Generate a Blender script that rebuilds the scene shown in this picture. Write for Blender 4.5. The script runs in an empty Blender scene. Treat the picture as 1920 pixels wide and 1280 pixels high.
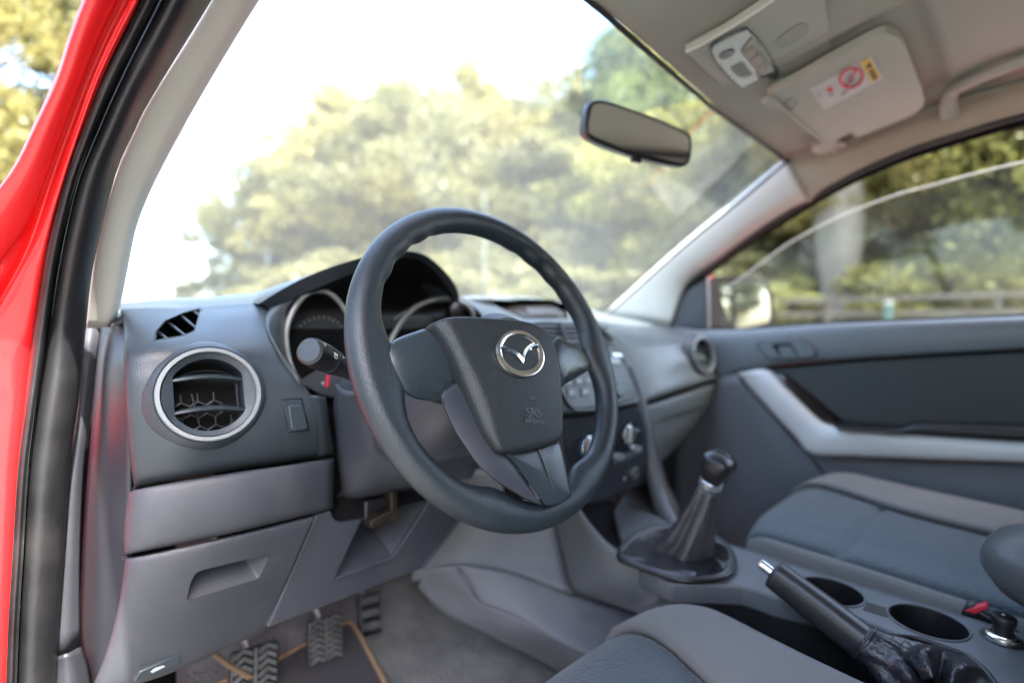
import bpy, bmesh, math, random
from mathutils import Vector, Matrix
import numpy as np
R = math.radians
scene = bpy.context.scene
# ---------------------------------------------------------------- camera
CAMP = Vector((-0.770, -0.420, 0.035))
FPX = 949.7
yaw, pitch, roll = R(44.119), R(-1.742), R(0.14)
_fw = Vector((math.sin(yaw)*math.cos(pitch), math.cos(yaw)*math.cos(pitch), math.sin(pitch)))
_r0 = Vector((math.cos(yaw), -math.sin(yaw), 0)); _u0 = _r0.cross(_fw)
_r = _r0*math.cos(roll)+_u0*math.sin(roll); _u = -_r0*math.sin(roll)+_u0*math.cos(roll)
cd = bpy.data.cameras.new('camera'); cam = bpy.data.objects.new('camera', cd)
scene.collection.objects.link(cam)
m = Matrix.Identity(4)
for i in range(3):
    m[i][0] = _r[i]; m[i][1] = _u[i]; m[i][2] = -_fw[i]; m[i][3] = CAMP[i]
cam.matrix_world = m
cd.sensor_width = 36; cd.lens = FPX/1920*36; cd.clip_start = 0.01; cd.clip_end = 3000
cd.dof.use_dof = True; cd.dof.focus_distance = 0.51; cd.dof.aperture_fstop = 1.8
scene.camera = cam
# ---------------------------------------------------------------- world, sun, exposure
SUN_EL, SUN_AZ = 56, 185      # azimuth clockwise from +y
wd = bpy.data.worlds.new('World'); scene.world = wd; wd.use_nodes = True
nt = wd.node_tree; nt.nodes.clear()
sky = nt.nodes.new('ShaderNodeTexSky'); sky.sky_type = 'NISHITA'; sky.sun_disc = False
sky.sun_elevation = R(SUN_EL); sky.sun_rotation = R(SUN_AZ); sky.dust_density = 3.5; sky.air_density = 1.0
bg = nt.nodes.new('ShaderNodeBackground'); bg.inputs[1].default_value = 0.15
ow = nt.nodes.new('ShaderNodeOutputWorld')
nt.links.new(sky.outputs[0], bg.inputs[0]); nt.links.new(bg.outputs[0], ow.inputs[0])
sl = bpy.data.lights.new('sun', 'SUN'); sl.energy = 2.6; sl.angle = R(0.5); sl.color = (1, .955, .88)
so = bpy.data.objects.new('sun', sl); scene.collection.objects.link(so)
_sd = Vector((math.sin(R(SUN_AZ))*math.cos(R(SUN_EL)), math.cos(R(SUN_AZ))*math.cos(R(SUN_EL)), math.sin(R(SUN_EL))))
so.rotation_euler = _sd.to_track_quat('Z', 'Y').to_euler()
scene.view_settings.view_transform = 'Standard'; scene.view_settings.look = 'None'
scene.view_settings.exposure = 3.62; scene.view_settings.gamma = 1
scene.cycles.use_denoising = True; scene.cycles.max_bounces = 10; scene.cycles.transparent_max_bounces = 24
scene.cycles.diffuse_bounces = 5; scene.cycles.glossy_bounces = 5; scene.cycles.caustics_reflective = False
scene.cycles.caustics_refractive = False; scene.cycles.sample_clamp_indirect = 6
# ---------------------------------------------------------------- unprojection helpers (1920x1280 picture units)
def ray(px, py): return _fw*FPX + _r*(px-960) + _u*(640-py)
def X(px, py, x): d = ray(px, py); return CAMP + d*((x-CAMP.x)/d.x)
def Y(px, py, y): d = ray(px, py); return CAMP + d*((y-CAMP.y)/d.y)
def Z(px, py, z): d = ray(px, py); return CAMP + d*((z-CAMP.z)/d.z)
def PL(px, py, p, n): d = ray(px, py); return CAMP + d*((p-CAMP).dot(n)/d.dot(n))
# ---------------------------------------------------------------- materials
def mat(name, col, rough=.5, metal=0, grain=0, gscale=900, coat=0, spec=.5, var=0, vscale=6, bump=0, bscale=30, kind='voronoi', sheen=0, gd=.0006, dust_haze=0):
    m = bpy.data.materials.new(name); m.use_nodes = True; t = m.node_tree; b = t.nodes['Principled BSDF']
    b.inputs['Base Color'].default_value = (*col, 1); b.inputs['Roughness'].default_value = rough
    b.inputs['Metallic'].default_value = metal; b.inputs['Specular IOR Level'].default_value = spec
    b.inputs['Coat Weight'].default_value = coat; b.inputs['Coat Roughness'].default_value = .04
    b.inputs['Sheen Weight'].default_value = sheen
    tc = t.nodes.new('ShaderNodeTexCoord')
    if var:
        n = t.nodes.new('ShaderNodeTexNoise'); n.inputs['Scale'].default_value = vscale; n.inputs['Detail'].default_value = 6
        t.links.new(tc.outputs['Object'], n.inputs['Vector'])
        mr = t.nodes.new('ShaderNodeMapRange'); mr.inputs[1].default_value = .3; mr.inputs[2].default_value = .7
        mr.inputs[3].default_value = 1-var; mr.inputs[4].default_value = 1+var
        t.links.new(n.outputs[0], mr.inputs[0])
        mx = t.nodes.new('ShaderNodeVectorMath'); mx.operation = 'SCALE'; mx.inputs[0].default_value = col
        t.links.new(mr.outputs[0], mx.inputs['Scale']); t.links.new(mx.outputs[0], b.inputs['Base Color'])
        mr2 = t.nodes.new('ShaderNodeMapRange'); mr2.inputs[1].default_value = .3; mr2.inputs[2].default_value = .7
        mr2.inputs[3].default_value = rough*.88; mr2.inputs[4].default_value = min(1, rough*1.15)
        t.links.new(n.outputs[0], mr2.inputs[0]); t.links.new(mr2.outputs[0], b.inputs['Roughness'])
    if dust_haze:
        v = t.nodes.new('ShaderNodeTexVoronoi'); v.inputs['Scale'].default_value = 90; t.links.new(tc.outputs['Object'], v.inputs['Vector'])
        lt = t.nodes.new('ShaderNodeMath'); lt.operation = 'LESS_THAN'; lt.inputs[1].default_value = .045; t.links.new(v.outputs['Distance'], lt.inputs[0])
        n2 = t.nodes.new('ShaderNodeTexNoise'); n2.inputs['Scale'].default_value = 11; n2.inputs['Detail'].default_value = 8; t.links.new(tc.outputs['Object'], n2.inputs['Vector'])
        m2 = t.nodes.new('ShaderNodeMapRange'); m2.inputs[1].default_value = .52; m2.inputs[2].default_value = .75; m2.inputs[4].default_value = dust_haze; t.links.new(n2.outputs[0], m2.inputs[0])
        ad = t.nodes.new('ShaderNodeMath'); ad.operation = 'MULTIPLY_ADD'; ad.inputs[1].default_value = .5; t.links.new(lt.outputs[0], ad.inputs[0]); t.links.new(m2.outputs[0], ad.inputs[2])
        mc = t.nodes.new('ShaderNodeMix'); mc.data_type = 'RGBA'; mc.inputs[7].default_value = (.20, .19, .175, 1); mc.inputs[6].default_value = (*col, 1)
        t.links.new(ad.outputs[0], mc.inputs[0])
        if var: t.links.new(mx.outputs[0], mc.inputs[6])
        t.links.new(mc.outputs[2], b.inputs['Base Color'])
    last = None
    if grain:
        v = t.nodes.new('ShaderNodeTexVoronoi' if kind == 'voronoi' else 'ShaderNodeTexNoise')
        v.inputs['Scale'].default_value = gscale
        if kind == 'voronoi': v.feature = 'SMOOTH_F1'
        t.links.new(tc.outputs['Object'], v.inputs['Vector'])
        bp = t.nodes.new('ShaderNodeBump'); bp.inputs['Strength'].default_value = grain; bp.inputs['Distance'].default_value = gd
        bp.invert = kind == 'voronoi'
        t.links.new(v.outputs[0], bp.inputs['Height']); last = bp
    if bump:
        v = t.nodes.new('ShaderNodeTexNoise'); v.inputs['Scale'].default_value = bscale; v.inputs['Detail'].default_value = 3
        t.links.new(tc.outputs['Object'], v.inputs['Vector'])
        bp = t.nodes.new('ShaderNodeBump'); bp.inputs['Strength'].default_value = bump; bp.inputs['Distance'].default_value = .01
        t.links.new(v.outputs[0], bp.inputs['Height'])
        if last: t.links.new(last.outputs[0], bp.inputs['Normal'])
        last = bp
    if last: t.links.new(last.outputs[0], b.inputs['Normal'])
    return m
M = {}
M['dash'] = mat('dash_plastic', (.027, .035, .042), .37, grain=.55, gscale=950, var=.10, dust_haze=.10)
M['dash_far'] = mat('dash_top_plastic', (.075, .090, .100), .42, grain=.2, gscale=900, var=.05)  # paler dash plastic: sky light on the top put into its colour
M['dash_smooth'] = mat('dash_smooth_plastic', (.034, .043, .050), .33, grain=.2, gscale=900, var=.08)
M['trim'] = mat('grey_trim_plastic', (.040, .043, .052), .5, grain=.5, gscale=1300, var=.06, dust_haze=.16)
M['trim_dark'] = mat('dark_trim_plastic', (.024, .025, .031), .42, grain=.4, gscale=900, var=.1)
M['console'] = mat('console_plastic', (.095, .102, .108), .42, grain=.3, gscale=900, var=.08)
M['black'] = mat('black_plastic', (.010, .010, .011), .35, var=.2)
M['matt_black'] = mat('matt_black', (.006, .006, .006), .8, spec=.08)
M['gloss_black'] = mat('gloss_black', (.006, .006, .007), .08, coat=.5)
M['wheel'] = mat('wheel_rubber', (.018, .025, .030), .33, grain=.6, gscale=950, var=.14, dust_haze=.08)
M['pad'] = mat('airbag_cover', (.016, .020, .022), .38, grain=.7, gscale=900, var=.08)
M['spoke'] = mat('spoke_plastic', (.024, .034, .040), .28, grain=.12, gscale=900, var=.08)
M['shroud'] = mat('shroud_plastic', (.036, .040, .050), .45, grain=.3, gscale=900, dust_haze=.12, var=.12, vscale=14)
M['silver'] = mat('satin_silver', (.55, .57, .58), .32, metal=.75, var=.04)
M['ring'] = mat('vent_ring_silver', (.29, .31, .32), .38, metal=.35, var=.03)
M['swoosh'] = mat('door_silver_trim', (.60, .60, .59), .5, metal=.2, var=.06)
M['tunnel'] = mat('tunnel_trim_plastic', (.15, .155, .166), .65, grain=.4, gscale=900, var=.08, dust_haze=.3)
M['chrome'] = mat('chrome', (.85, .86, .84), .16, metal=1)
M['rubber'] = mat('door_rubber', (.009, .009, .010), .45, grain=.3, gscale=500, dust_haze=.12, var=.35, vscale=20)
M['pillar'] = mat('ivory_trim', (.58, .58, .53), .75, grain=.2, spec=.3, gscale=700, var=.03)
M['back_panel'] = mat('rear_bulkhead_trim', (.34, .335, .30), .8)
M['liner'] = mat('headlining_cloth', (.35, .365, .315), .95, grain=.6, gscale=900, kind='noise', var=.05, vscale=10)
M['visor'] = mat('visor_vinyl', (.39, .405, .355), .75, grain=.3, gscale=700, var=.03)
M['red'] = mat('red_paint', (.72, .012, .014), .30, coat=.45, var=.04)
M['carpet'] = mat('carpet', (.150, .147, .140), 1, grain=1, gscale=380, kind='noise', var=.45, vscale=9, bump=.5, bscale=150, gd=.003)
M['mat'] = mat('mat_cloth', (.035, .032, .036), 1, grain=1, gscale=600, kind='noise', var=.2)
M['tan'] = mat('tan_binding', (.22, .14, .08), .9, grain=.6, gscale=900, kind='noise')
M['cloth'] = mat('seat_cloth_grey', (.125, .122, .115), .95, grain=1, gscale=900, kind='noise', var=.10, sheen=.15, bump=.12, bscale=14)
M['cloth_dark'] = mat('seat_cloth_dark', (.042, .058, .066), .85, grain=1, gscale=260, var=.08, sheen=.15, bump=.12, bscale=14, gd=.0016)
M['arm_leather'] = mat('armrest_leather', (.060, .064, .066), .38, grain=.7, gscale=450, var=.1)
M['leather'] = mat('black_leather', (.016, .016, .019), .30, grain=.5, gscale=500, bump=.55, bscale=45, var=.15)
M['leather_grey'] = mat('grey_leather', (.050, .047, .050), .36, grain=.3, gscale=600, bump=.45, bscale=40, var=.2)
M['grip'] = mat('grip_rubber', (.020, .020, .022), .34, grain=.3, gscale=800, var=.15)
M['redplastic'] = mat('red_plastic', (.65, .03, .05), .4)
M['white'] = mat('white_print', (.50, .50, .48), .6)
M['grey_print'] = mat('grey_print', (.35, .36, .37), .6)
M['yellow'] = mat('yellow_print', (.75, .45, .05), .6)
M['redprint'] = mat('red_print', (.7, .05, .08), .6)
M['blueprint'] = mat('blue_print', (.03, .20, .42), .5)
M['blackprint'] = mat('black_print', (.03, .03, .03), .6)
M['mirror'] = mat('mirror_glass', (.33, .38, .40), .02, metal=1)
M['mirror_dim'] = mat('mirror_glass_dim', (.88, .88, .86), .03, metal=1)
M['metal'] = mat('pedal_metal', (.30, .30, .29), .45, metal=.6, var=.2, vscale=40)
M['rust'] = mat('bracket_metal', (.03, .022, .015), .5, metal=.5, var=.4, vscale=60)
M['pedal'] = mat('pedal_rubber', (.11, .11, .105), .75, var=.35, vscale=60)
M['lens'] = mat('lamp_lens', (.05, .068, .068), .14, var=.35, vscale=50)
M['button'] = mat('button_cream', (.24, .22, .18), .5)
M['screen'] = mat('screen_glass', (.008, .007, .007), .35)
M['lcd'] = mat('lcd_panel', (.022, .025, .025), .4, var=.15)
M['glove'] = mat('glovebox_plastic', (.105, .120, .120), .42, grain=.35, gscale=700, var=.08)
M['doorcloth'] = mat('door_cloth', (.052, .056, .055), .85, grain=.5, gscale=900, kind='noise', var=.1)
M['doortop'] = mat('door_plastic', (.120, .138, .152), .36, grain=.3, gscale=800, var=.06)
M['doorlow'] = mat('door_lower_plastic', (.142, .150, .168), .5, grain=.3, gscale=800, var=.06)

def glass(name, tint, dust_haze, ior=1.5, hazecol=(.8, .85, .8)):
    m = bpy.data.materials.new(name); m.use_nodes = True; t = m.node_tree; t.nodes.clear()
    tr = t.nodes.new('ShaderNodeBsdfTransparent'); tr.inputs[0].default_value = (*tint, 1)
    gl = t.nodes.new('ShaderNodeBsdfGlossy'); gl.inputs['Roughness'].default_value = .02
    fr = t.nodes.new('ShaderNodeFresnel'); fr.inputs[0].default_value = ior
    df = t.nodes.new('ShaderNodeBsdfTranslucent'); df.inputs[0].default_value = (*hazecol, 1)  # haze put into the pane: this translucent share pales the view
    m1 = t.nodes.new('ShaderNodeMixShader'); m1.inputs[0].default_value = dust_haze
    m2 = t.nodes.new('ShaderNodeMixShader'); o = t.nodes.new('ShaderNodeOutputMaterial')
    L = t.links.new
    L(tr.outputs[0], m1.inputs[1]); L(df.outputs[0], m1.inputs[2])
    L(fr.outputs[0], m2.inputs[0]); L(m1.outputs[0], m2.inputs[1]); L(gl.outputs[0], m2.inputs[2]); L(m2.outputs[0], o.inputs[0])
    return m
M['glass'] = glass('windscreen_glass', (.90, .94, .90), .042)
M['tint'] = glass('windscreen_tint', (.62, .72, .72), .05)
M['sideglass'] = glass('side_glass', (.84, .88, .84), .014)
M['liner_side'] = mat('headlining_side', (.42, .37, .29), .9, grain=.3, gscale=900, kind='noise', var=.05)  # tanner than the headlining: warm light on the roof side put into the colour
M['mark'] = mat('moulded_mark', (.055, .058, .06), .4)
M['edgeglass'] = mat('glass_edge', (.45, .47, .44), .3)

# ---------------------------------------------------------------- mesh helpers
col = scene.collection
def link(name, me, mt, parent=None, smooth=True, sharp=35):
    o = bpy.data.objects.new(name, me); col.objects.link(o)
    if mt is not None: me.materials.append(mt)
    if smooth:
        me.polygons.foreach_set('use_smooth', [True]*len(me.polygons))
        if sharp: me.set_sharp_from_angle(angle=R(sharp))
    if parent: o.parent = parent
    return o
def thing(name, label, cat, group=None, loc=None):
    o = bpy.data.objects.new(name, None); col.objects.link(o); o.empty_display_size = .05
    o['label'] = label; o['category'] = cat; o['kind'] = 'thing'
    if group: o['group'] = group
    return o
def tag(o, label, cat, group=None):
    o['label'] = label; o['category'] = cat
    if group: o['group'] = group
    return o
def meshof(vs, fs, face_cam=False):
    me = bpy.data.meshes.new('mesh'); me.from_pydata([tuple(v) for v in vs], [], fs); me.validate(); me.update()
    if face_cam:
        s = sum((p.normal.dot(CAMP-p.center))*p.area for p in me.polygons)
        if s < 0: me.flip_normals()
    return me
def fixn(me):
    bm = bmesh.new(); bm.from_mesh(me); bmesh.ops.remove_doubles(bm, verts=bm.verts, dist=1e-6)
    bmesh.ops.recalc_face_normals(bm, faces=bm.faces); bm.to_mesh(me); bm.free(); me.update()
def cr(P, n, closed=False):
    """points through P, n steps per span"""
    if n <= 1: return [Vector(p) for p in P] 
    out = []; N = len(P); S = N if closed else N-1
    for i in range(S):
        p1 = Vector(P[i]); p2 = Vector(P[(i+1) % N])
        p0 = Vector(P[i-1]) if (i > 0 or closed) else 2*p1-p2
        p3 = Vector(P[(i+2) % N]) if (i+2 < N or closed) else 2*p2-p1
        for k in range(n):
            t = k/n; t2 = t*t; t3 = t2*t
            out.append(.5*((2*p1)+(p2-p0)*t+(2*p0-5*p1+4*p2-p3)*t2+(3*p1-p0-3*p2+p3)*t3))
    if not closed: out.append(Vector(P[-1]))
    return out
def grid(rows, nu=5, nv=5):
    rr = [cr(r, nu) for r in rows]; W = len(rr[0])
    cols = [cr([r[i] for r in rr], nv) for i in range(W)]
    return [[cols[i][j] for i in range(W)] for j in range(len(cols[0]))]
def solid(o, th, offset=-1):
    s = o.modifiers.new('thick', 'SOLIDIFY'); s.thickness = th; s.offset = offset; return o
def bev(o, w, seg=2, ang=40):
    b = o.modifiers.new('bevel', 'BEVEL'); b.width = w; b.segments = seg; b.limit_method = 'ANGLE'; b.angle_limit = R(ang); b.harden_normals = False
    return o
def surf(name, rows, mt, parent=None, nu=5, nv=5, th=.004, sharp=None, bevel=0):
    g = grid(rows, nu, nv); W = len(g[0]); vs = [v for r in g for v in r]
    fs = [(j*W+i, j*W+i+1, (j+1)*W+i+1, (j+1)*W+i) for j in range(len(g)-1) for i in range(W-1)]
    o = link(name, meshof(vs, fs, True), mt, parent, True, sharp)
    if th: solid(o, th)
    if bevel: bev(o, bevel)
    return o
def prism(name, pts, th, mt, parent=None, bevel=.0015, seg=2, dirv=None, round_=0, sharp=35):
    """planar outline facing the camera, th thick away from it"""
    pts = [Vector(p) for p in pts]
    if round_: pts = rnd(pts, round_)
    n = Vector((0, 0, 0)); c = sum(pts, Vector())/len(pts)
    for i in range(len(pts)): n += (pts[i]-c).cross(pts[(i+1) % len(pts)]-c)
    n.normalize()
    if n.dot(CAMP-c) < 0: pts.reverse(); n = -n
    d = dirv if dirv is not None else -n
    N = len(pts); vs = pts+[p+d*th for p in pts]
    fs = [tuple(range(N)), tuple(range(2*N-1, N-1, -1))]+[(i, i+N, (i+1) % N+N, (i+1) % N) for i in range(N)]
    me = meshof(vs, fs); fixn(me)
    o = link(name, me, mt, parent, True, sharp)
    if bevel: bev(o, bevel, seg, 30)
    return o
def rnd(pts, r, seg=5):
    """round the corners of a 3D outline"""
    out = []; N = len(pts)
    for i in range(N):
        p = pts[i]; a = pts[i-1]-p; b = pts[(i+1) % N]-p
        ra = min(r, a.length*.45); rb = min(r, b.length*.45)
        p1 = p+a.normalized()*ra; p2 = p+b.normalized()*rb
        for k in range(seg+1):
            t = k/seg; out.append(p1*(1-t)**2+p*2*t*(1-t)+p2*t*t)
    return out
def tube(name, pts, rad, mt, parent=None, n=4, seg=14, closed=False, cap=True, flat=None, up=None):
    P = cr(pts, n, closed)
    if isinstance(rad, (int, float)): rr = [rad]*len(P)
    else: rr = [v[0] for v in cr([Vector((q, 0, 0)) for q in rad], n, closed)]
    vs = []; fs = []; u = None; N = len(P)
    for i, p in enumerate(P):
        if closed: t = (P[(i+1) % N]-P[i-1]).normalized()
        else: t = (P[min(i+1, N-1)]-P[max(i-1, 0)]).normalized()
        if up is not None: u = (up-t*up.dot(t)).normalized()
        elif u is None:
            a = Vector((0, 0, 1)) if abs(t.z) < .9 else Vector((1, 0, 0)); u = (a-t*a.dot(t)).normalized()
        else: u = (u-t*u.dot(t)).normalized()
        w = t.cross(u); fu, fw_ = flat if flat else (1, 1)
        for k in range(seg):
            a = 2*math.pi*k/seg; vs.append(p+(u*math.cos(a)*fu+w*math.sin(a)*fw_)*rr[i])
    for i in range(N if closed else N-1):
        for k in range(seg):
            a = i*seg+k; b = i*seg+(k+1) % seg; c = ((i+1) % N)*seg+(k+1) % seg; d = ((i+1) % N)*seg+k
            fs.append((a, b, c, d))
    if cap and not closed: fs += [tuple(range(seg-1, -1, -1)), tuple(range((N-1)*seg, N*seg))]
    me = meshof(vs, fs); fixn(me)
    return link(name, me, mt, parent, True, 50)
def lathe(name, c, ax, prof, mt, parent=None, seg=48, closed=False, sharp=35, sx=1, upv=None):
    ax = Vector(ax).normalized(); a = upv if upv is not None else (Vector((0, 0, 1)) if abs(ax.z) < .9 else Vector((1, 0, 0)))
    v = (a-ax*a.dot(ax)).normalized(); u = v.cross(ax)
    vs = []; fs = []; K = len(prof)
    for i in range(seg):
        t = 2*math.pi*i/seg
        for r, h in prof: vs.append(Vector(c)+ax*h+(u*math.cos(t)*sx+v*math.sin(t))*r)
    for i in range(seg):
        for k in range(K if closed else K-1):
            a = i*K+k; b = i*K+(k+1) % K; c2 = ((i+1) % seg)*K+(k+1) % K; d = ((i+1) % seg)*K+k
            fs.append((a, b, c2, d))
    me = meshof(vs, fs); fixn(me)
    return link(name, me, mt, parent, True, sharp)
def loft(name, loops, mt, parent=None, cap=True, sharp=40, n=1):
    if n > 1:
        cols_ = [cr([l[i] for l in loops], n) for i in range(len(loops[0]))]
        loops = [[c[j] for c in cols_] for j in range(len(cols_[0]))]
    K = len(loops[0]); vs = [v for l in loops for v in l]; fs = []
    for j in range(len(loops)-1):
        for k in range(K): fs.append((j*K+k, j*K+(k+1) % K, (j+1)*K+(k+1) % K, (j+1)*K+k))
    if cap: fs += [tuple(range(K-1, -1, -1)), tuple(range((len(loops)-1)*K, len(loops)*K))]
    me = meshof(vs, fs); fixn(me)
    return link(name, me, mt, parent, True, sharp)
def box(name, c, s, mt, parent=None, bevel=.002, rot=None, seg=2):
    c = Vector(c); vs = []
    for x in (-1, 1):
        for y in (-1, 1):
            for z in (-1, 1):
                v = Vector((x*s[0]/2, y*s[1]/2, z*s[2]/2)); vs.append(c+(rot @ v if rot else v))
    fs = [(0, 1, 3, 2), (4, 6, 7, 5), (0, 4, 5, 1), (2, 3, 7, 6), (0, 2, 6, 4), (1, 5, 7, 3)]
    me = meshof(vs, fs); fixn(me); o = link(name, me, mt, parent, True, 35)
    if bevel: bev(o, bevel, seg)
    return o
def cut(o, cutters):
    bms = []
    for c in cutters:
        b = o.modifiers.new('cut', 'BOOLEAN'); b.operation = 'DIFFERENCE'; b.object = c; b.solver = 'EXACT'
    bpy.context.view_layer.update()
    dg = bpy.context.evaluated_depsgraph_get()
    me = bpy.data.meshes.new_from_object(o.evaluated_get(dg), depsgraph=dg)
    o.modifiers.clear(); o.data = me
    for c in cutters: bpy.data.objects.remove(c, do_unlink=True)
    me.polygons.foreach_set('use_smooth', [True]*len(me.polygons)); me.set_sharp_from_angle(angle=R(38))
    return o
def bowl(name, pts, depth, shrink, mt, parent=None, dirv=None, floor_shift=None, seg_round=.004, lip=.0):
    """recess: outline pts (planar), floor shrunk and pushed back; open at the front"""
    pts = [Vector(p) for p in pts]; c = sum(pts, Vector())/len(pts); n = Vector()
    if seg_round: pts = rnd(pts, seg_round)
    for i in range(len(pts)): n += (pts[i]-c).cross(pts[(i+1) % len(pts)]-c)
    n.normalize()
    if n.dot(CAMP-c) < 0: n = -n
    d = dirv if dirv is not None else -n
    sh = floor_shift or Vector()
    L = [pts, [p+d*depth*.5+(c-p)*shrink*.4+sh*.5 for p in pts], [p+d*depth+(c-p)*shrink+sh for p in pts]]
    K = len(pts); vs = [v for l in L for v in l]; fs = [(j*K+k, j*K+(k+1) % K, (j+1)*K+(k+1) % K, (j+1)*K+k) for j in range(2) for k in range(K)]
    fs.append(tuple(range(2*K, 3*K))); me = meshof(vs, fs, True)
    return link(name, me, mt, parent, True, 40)
def ccut(pts, back=.05, depth=.12):
    # cutter prism running along the line of sight through an outline lying on a shell
    c = sum(pts, Vector())/len(pts); d = (c-CAMP).normalized()
    return prism('c', [p-d*back for p in pts], depth, M['matt_black'], None, 0, dirv=d)
def text(name, body, size, p, xdir, ndir, mt, parent=None, ext=.0003, bold=False):
    cu = bpy.data.curves.new('t', 'FONT'); cu.body = body; cu.size = size; cu.extrude = ext; cu.align_x = 'CENTER'; cu.align_y = 'CENTER'
    if bold: cu.offset = size*.03
    o = bpy.data.objects.new('t', cu); col.objects.link(o); bpy.context.view_layer.update()
    dg = bpy.context.evaluated_depsgraph_get(); me = bpy.data.meshes.new_from_object(o.evaluated_get(dg), depsgraph=dg)
    bpy.data.objects.remove(o, do_unlink=True)
    xd = Vector(xdir).normalized(); nd = Vector(ndir).normalized(); yd = nd.cross(xd).normalized(); xd = yd.cross(nd)
    mm = Matrix(((xd.x, yd.x, nd.x, p[0]), (xd.y, yd.y, nd.y, p[1]), (xd.z, yd.z, nd.z, p[2]), (0, 0, 0, 1)))
    me.transform(mm); me.materials.clear()
    return link(name, me, mt, parent, False)
def join(name, objs, parent=None):
    """weld several helper pieces of ONE part into one mesh"""
    bm = bmesh.new(); mats = []
    bpy.context.view_layer.update(); dg = bpy.context.evaluated_depsgraph_get()
    for o in objs:
        me = bpy.data.meshes.new_from_object(o.evaluated_get(dg), depsgraph=dg)
        off = []
        for mt in me.materials:
            if mt not in mats: mats.append(mt)
            off.append(mats.index(mt))
        for p in me.polygons: p.material_index = off[p.material_index] if off else 0
        bm.from_mesh(me)
    me = bpy.data.meshes.new(name); bm.to_mesh(me); bm.free()
    for mt in mats: me.materials.append(mt)
    for o in objs: bpy.data.objects.remove(o, do_unlink=True)
    o = bpy.data.objects.new(name, me); col.objects.link(o)
    if parent: o.parent = parent
    return o
def T(fn, *pts): return [fn(*p) for p in pts]
# ================================================================ CAR BODY
body = thing('pickup_cab', 'red pickup cab around the front seats, its driver door open', 'car body')
def yl(py, a=.38, b=.12): return b+(a-b)*max(-.5, min(1.0, py/610))     # depth of the near pillar by height
# --- near pillar trim
def near_strip(name, L, Rr, mt, dy, ya, yb, nu=5, th=.006, sharp=None):
    """L,R: (px,py) edges; dy: list of (t, depth offset) across"""
    rows = []
    for (a, b) in zip(L, Rr):
        row = []
        for t, d in dy:
            px = a[0]+(b[0]-a[0])*t; py = a[1]+(b[1]-a[1])*t
            row.append(Y(px, py, yl(py, ya, yb)+d))
        rows.append(row)
    return surf(name, rows, mt, body, nu, 4, th, sharp)
L = [(455, -110), (395, 0), (350, 75), (280, 185), (250, 245), (215, 325), (190, 410), (176, 475), (166, 550), (159, 616)]
Rr = [(560, -110), (487, 0), (430, 92), (372, 190), (322, 280), (282, 360), (257, 425), (243, 490), (229, 560), (214, 612)]
o = near_strip('pillar_trim', L, Rr, M['pillar'], [(0, .0), (.1, -.004), (.4, -.005), (.8, -.001), (1.0, .02)], .38, .12)
o['label'] = 'ivory windscreen pillar trim beside the open driver door'
# --- weather seals
G = [(352, -110), (302, 0), (232, 140), (187, 240), (147, 340), (121, 450), (105, 540), (91, 640), (72, 760), (55, 880), (44, 1040), (36, 1160), (31, 1300), (26, 1420)]
B = [(457, -110), (397, 0), (282, 187), (252, 247), (217, 327), (180, 475), (169, 540), (161, 620), (146, 760), (131, 880), (120, 1040), (112, 1160), (105, 1300), (98, 1420)]
E_ = [(312, -110), (262, 0), (190, 145), (150, 250), (118, 350), (87, 470), (74, 550), (60, 640), (45, 760), (32, 880), (23, 1040), (16, 1160), (10, 1300), (4, 1420)]
near_strip('door_seal', G, B, M['rubber'], [(0, .012), (.08, -.008), (.3, -.018), (.62, -.016), (.9, -.004), (1, .012)], .335, .10)
near_strip('outer_seal', E_, G, M['rubber'], [(0, .012), (.15, -.006), (.5, -.014), (.85, -.006), (1, .014)], .335, .10)
# --- red door frame
def redcol(f, k): return [f(p) for p in k]
F0 = [(205, -110), (155, 0), (128, 70), (103, 145), (62, 235), (15, 328), (-70, 430), (-160, 520), (-260, 640), (-320, 760), (-330, 880), (-330, 1040), (-330, 1160), (-330, 1300), (-330, 1420)]
E2 = [(312, -110), (262, 0), (225, 70), (190, 145), (157, 235), (126, 328), (97, 430), (78, 530), (60, 640), (45, 760), (32, 880), (23, 1040), (16, 1160), (10, 1300), (4, 1420)]
Ra = [(270, -110), (222, 0), (188, 70), (158, 145), (122, 235), (88, 328), (50, 420), (10, 475), (-50, 560), (-100, 680), (-120, 800), (-125, 960), (-130, 1100), (-130, 1240), (-130, 1380)]
Rb = [(289, -110), (240, 0), (206, 70), (172, 145), (138, 235), (105, 328), (70, 430), (38, 500), (-10, 590), (-50, 700), (-60, 820), (-64, 980), (-68, 1120), (-70, 1260), (-74, 1400)]
rows = []
for f, a, b, e in zip(F0, Ra, Rb, E2):
    def yy(p): return yl(p[1], .36, .10)
    mid = ((f[0]+a[0])/2, (f[1]+a[1])/2)
    rows.append([Y(f[0]+6, f[1], yy(f)+.05), Y(f[0], f[1], yy(f)+.012), Y(f[0]+6, f[1], yy(f)), Y(*mid, yy(mid)-.006), Y(a[0]-3, a[1], yy(a)-.004), Y(*a, yy(a)+.002),
                 Y((a[0]+b[0])/2, (a[1]+b[1])/2, yy(a)+.009), Y(b[0], b[1], yy(b)+.006), Y(b[0]+4, b[1], yy(b)-.006), Y(e[0]-3, e[1], yy(e)-.012), Y(e[0]+6, e[1], yy(e)+.012)])
surf('door_frame', rows, M['red'], body, 4, 4, .004)
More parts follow.
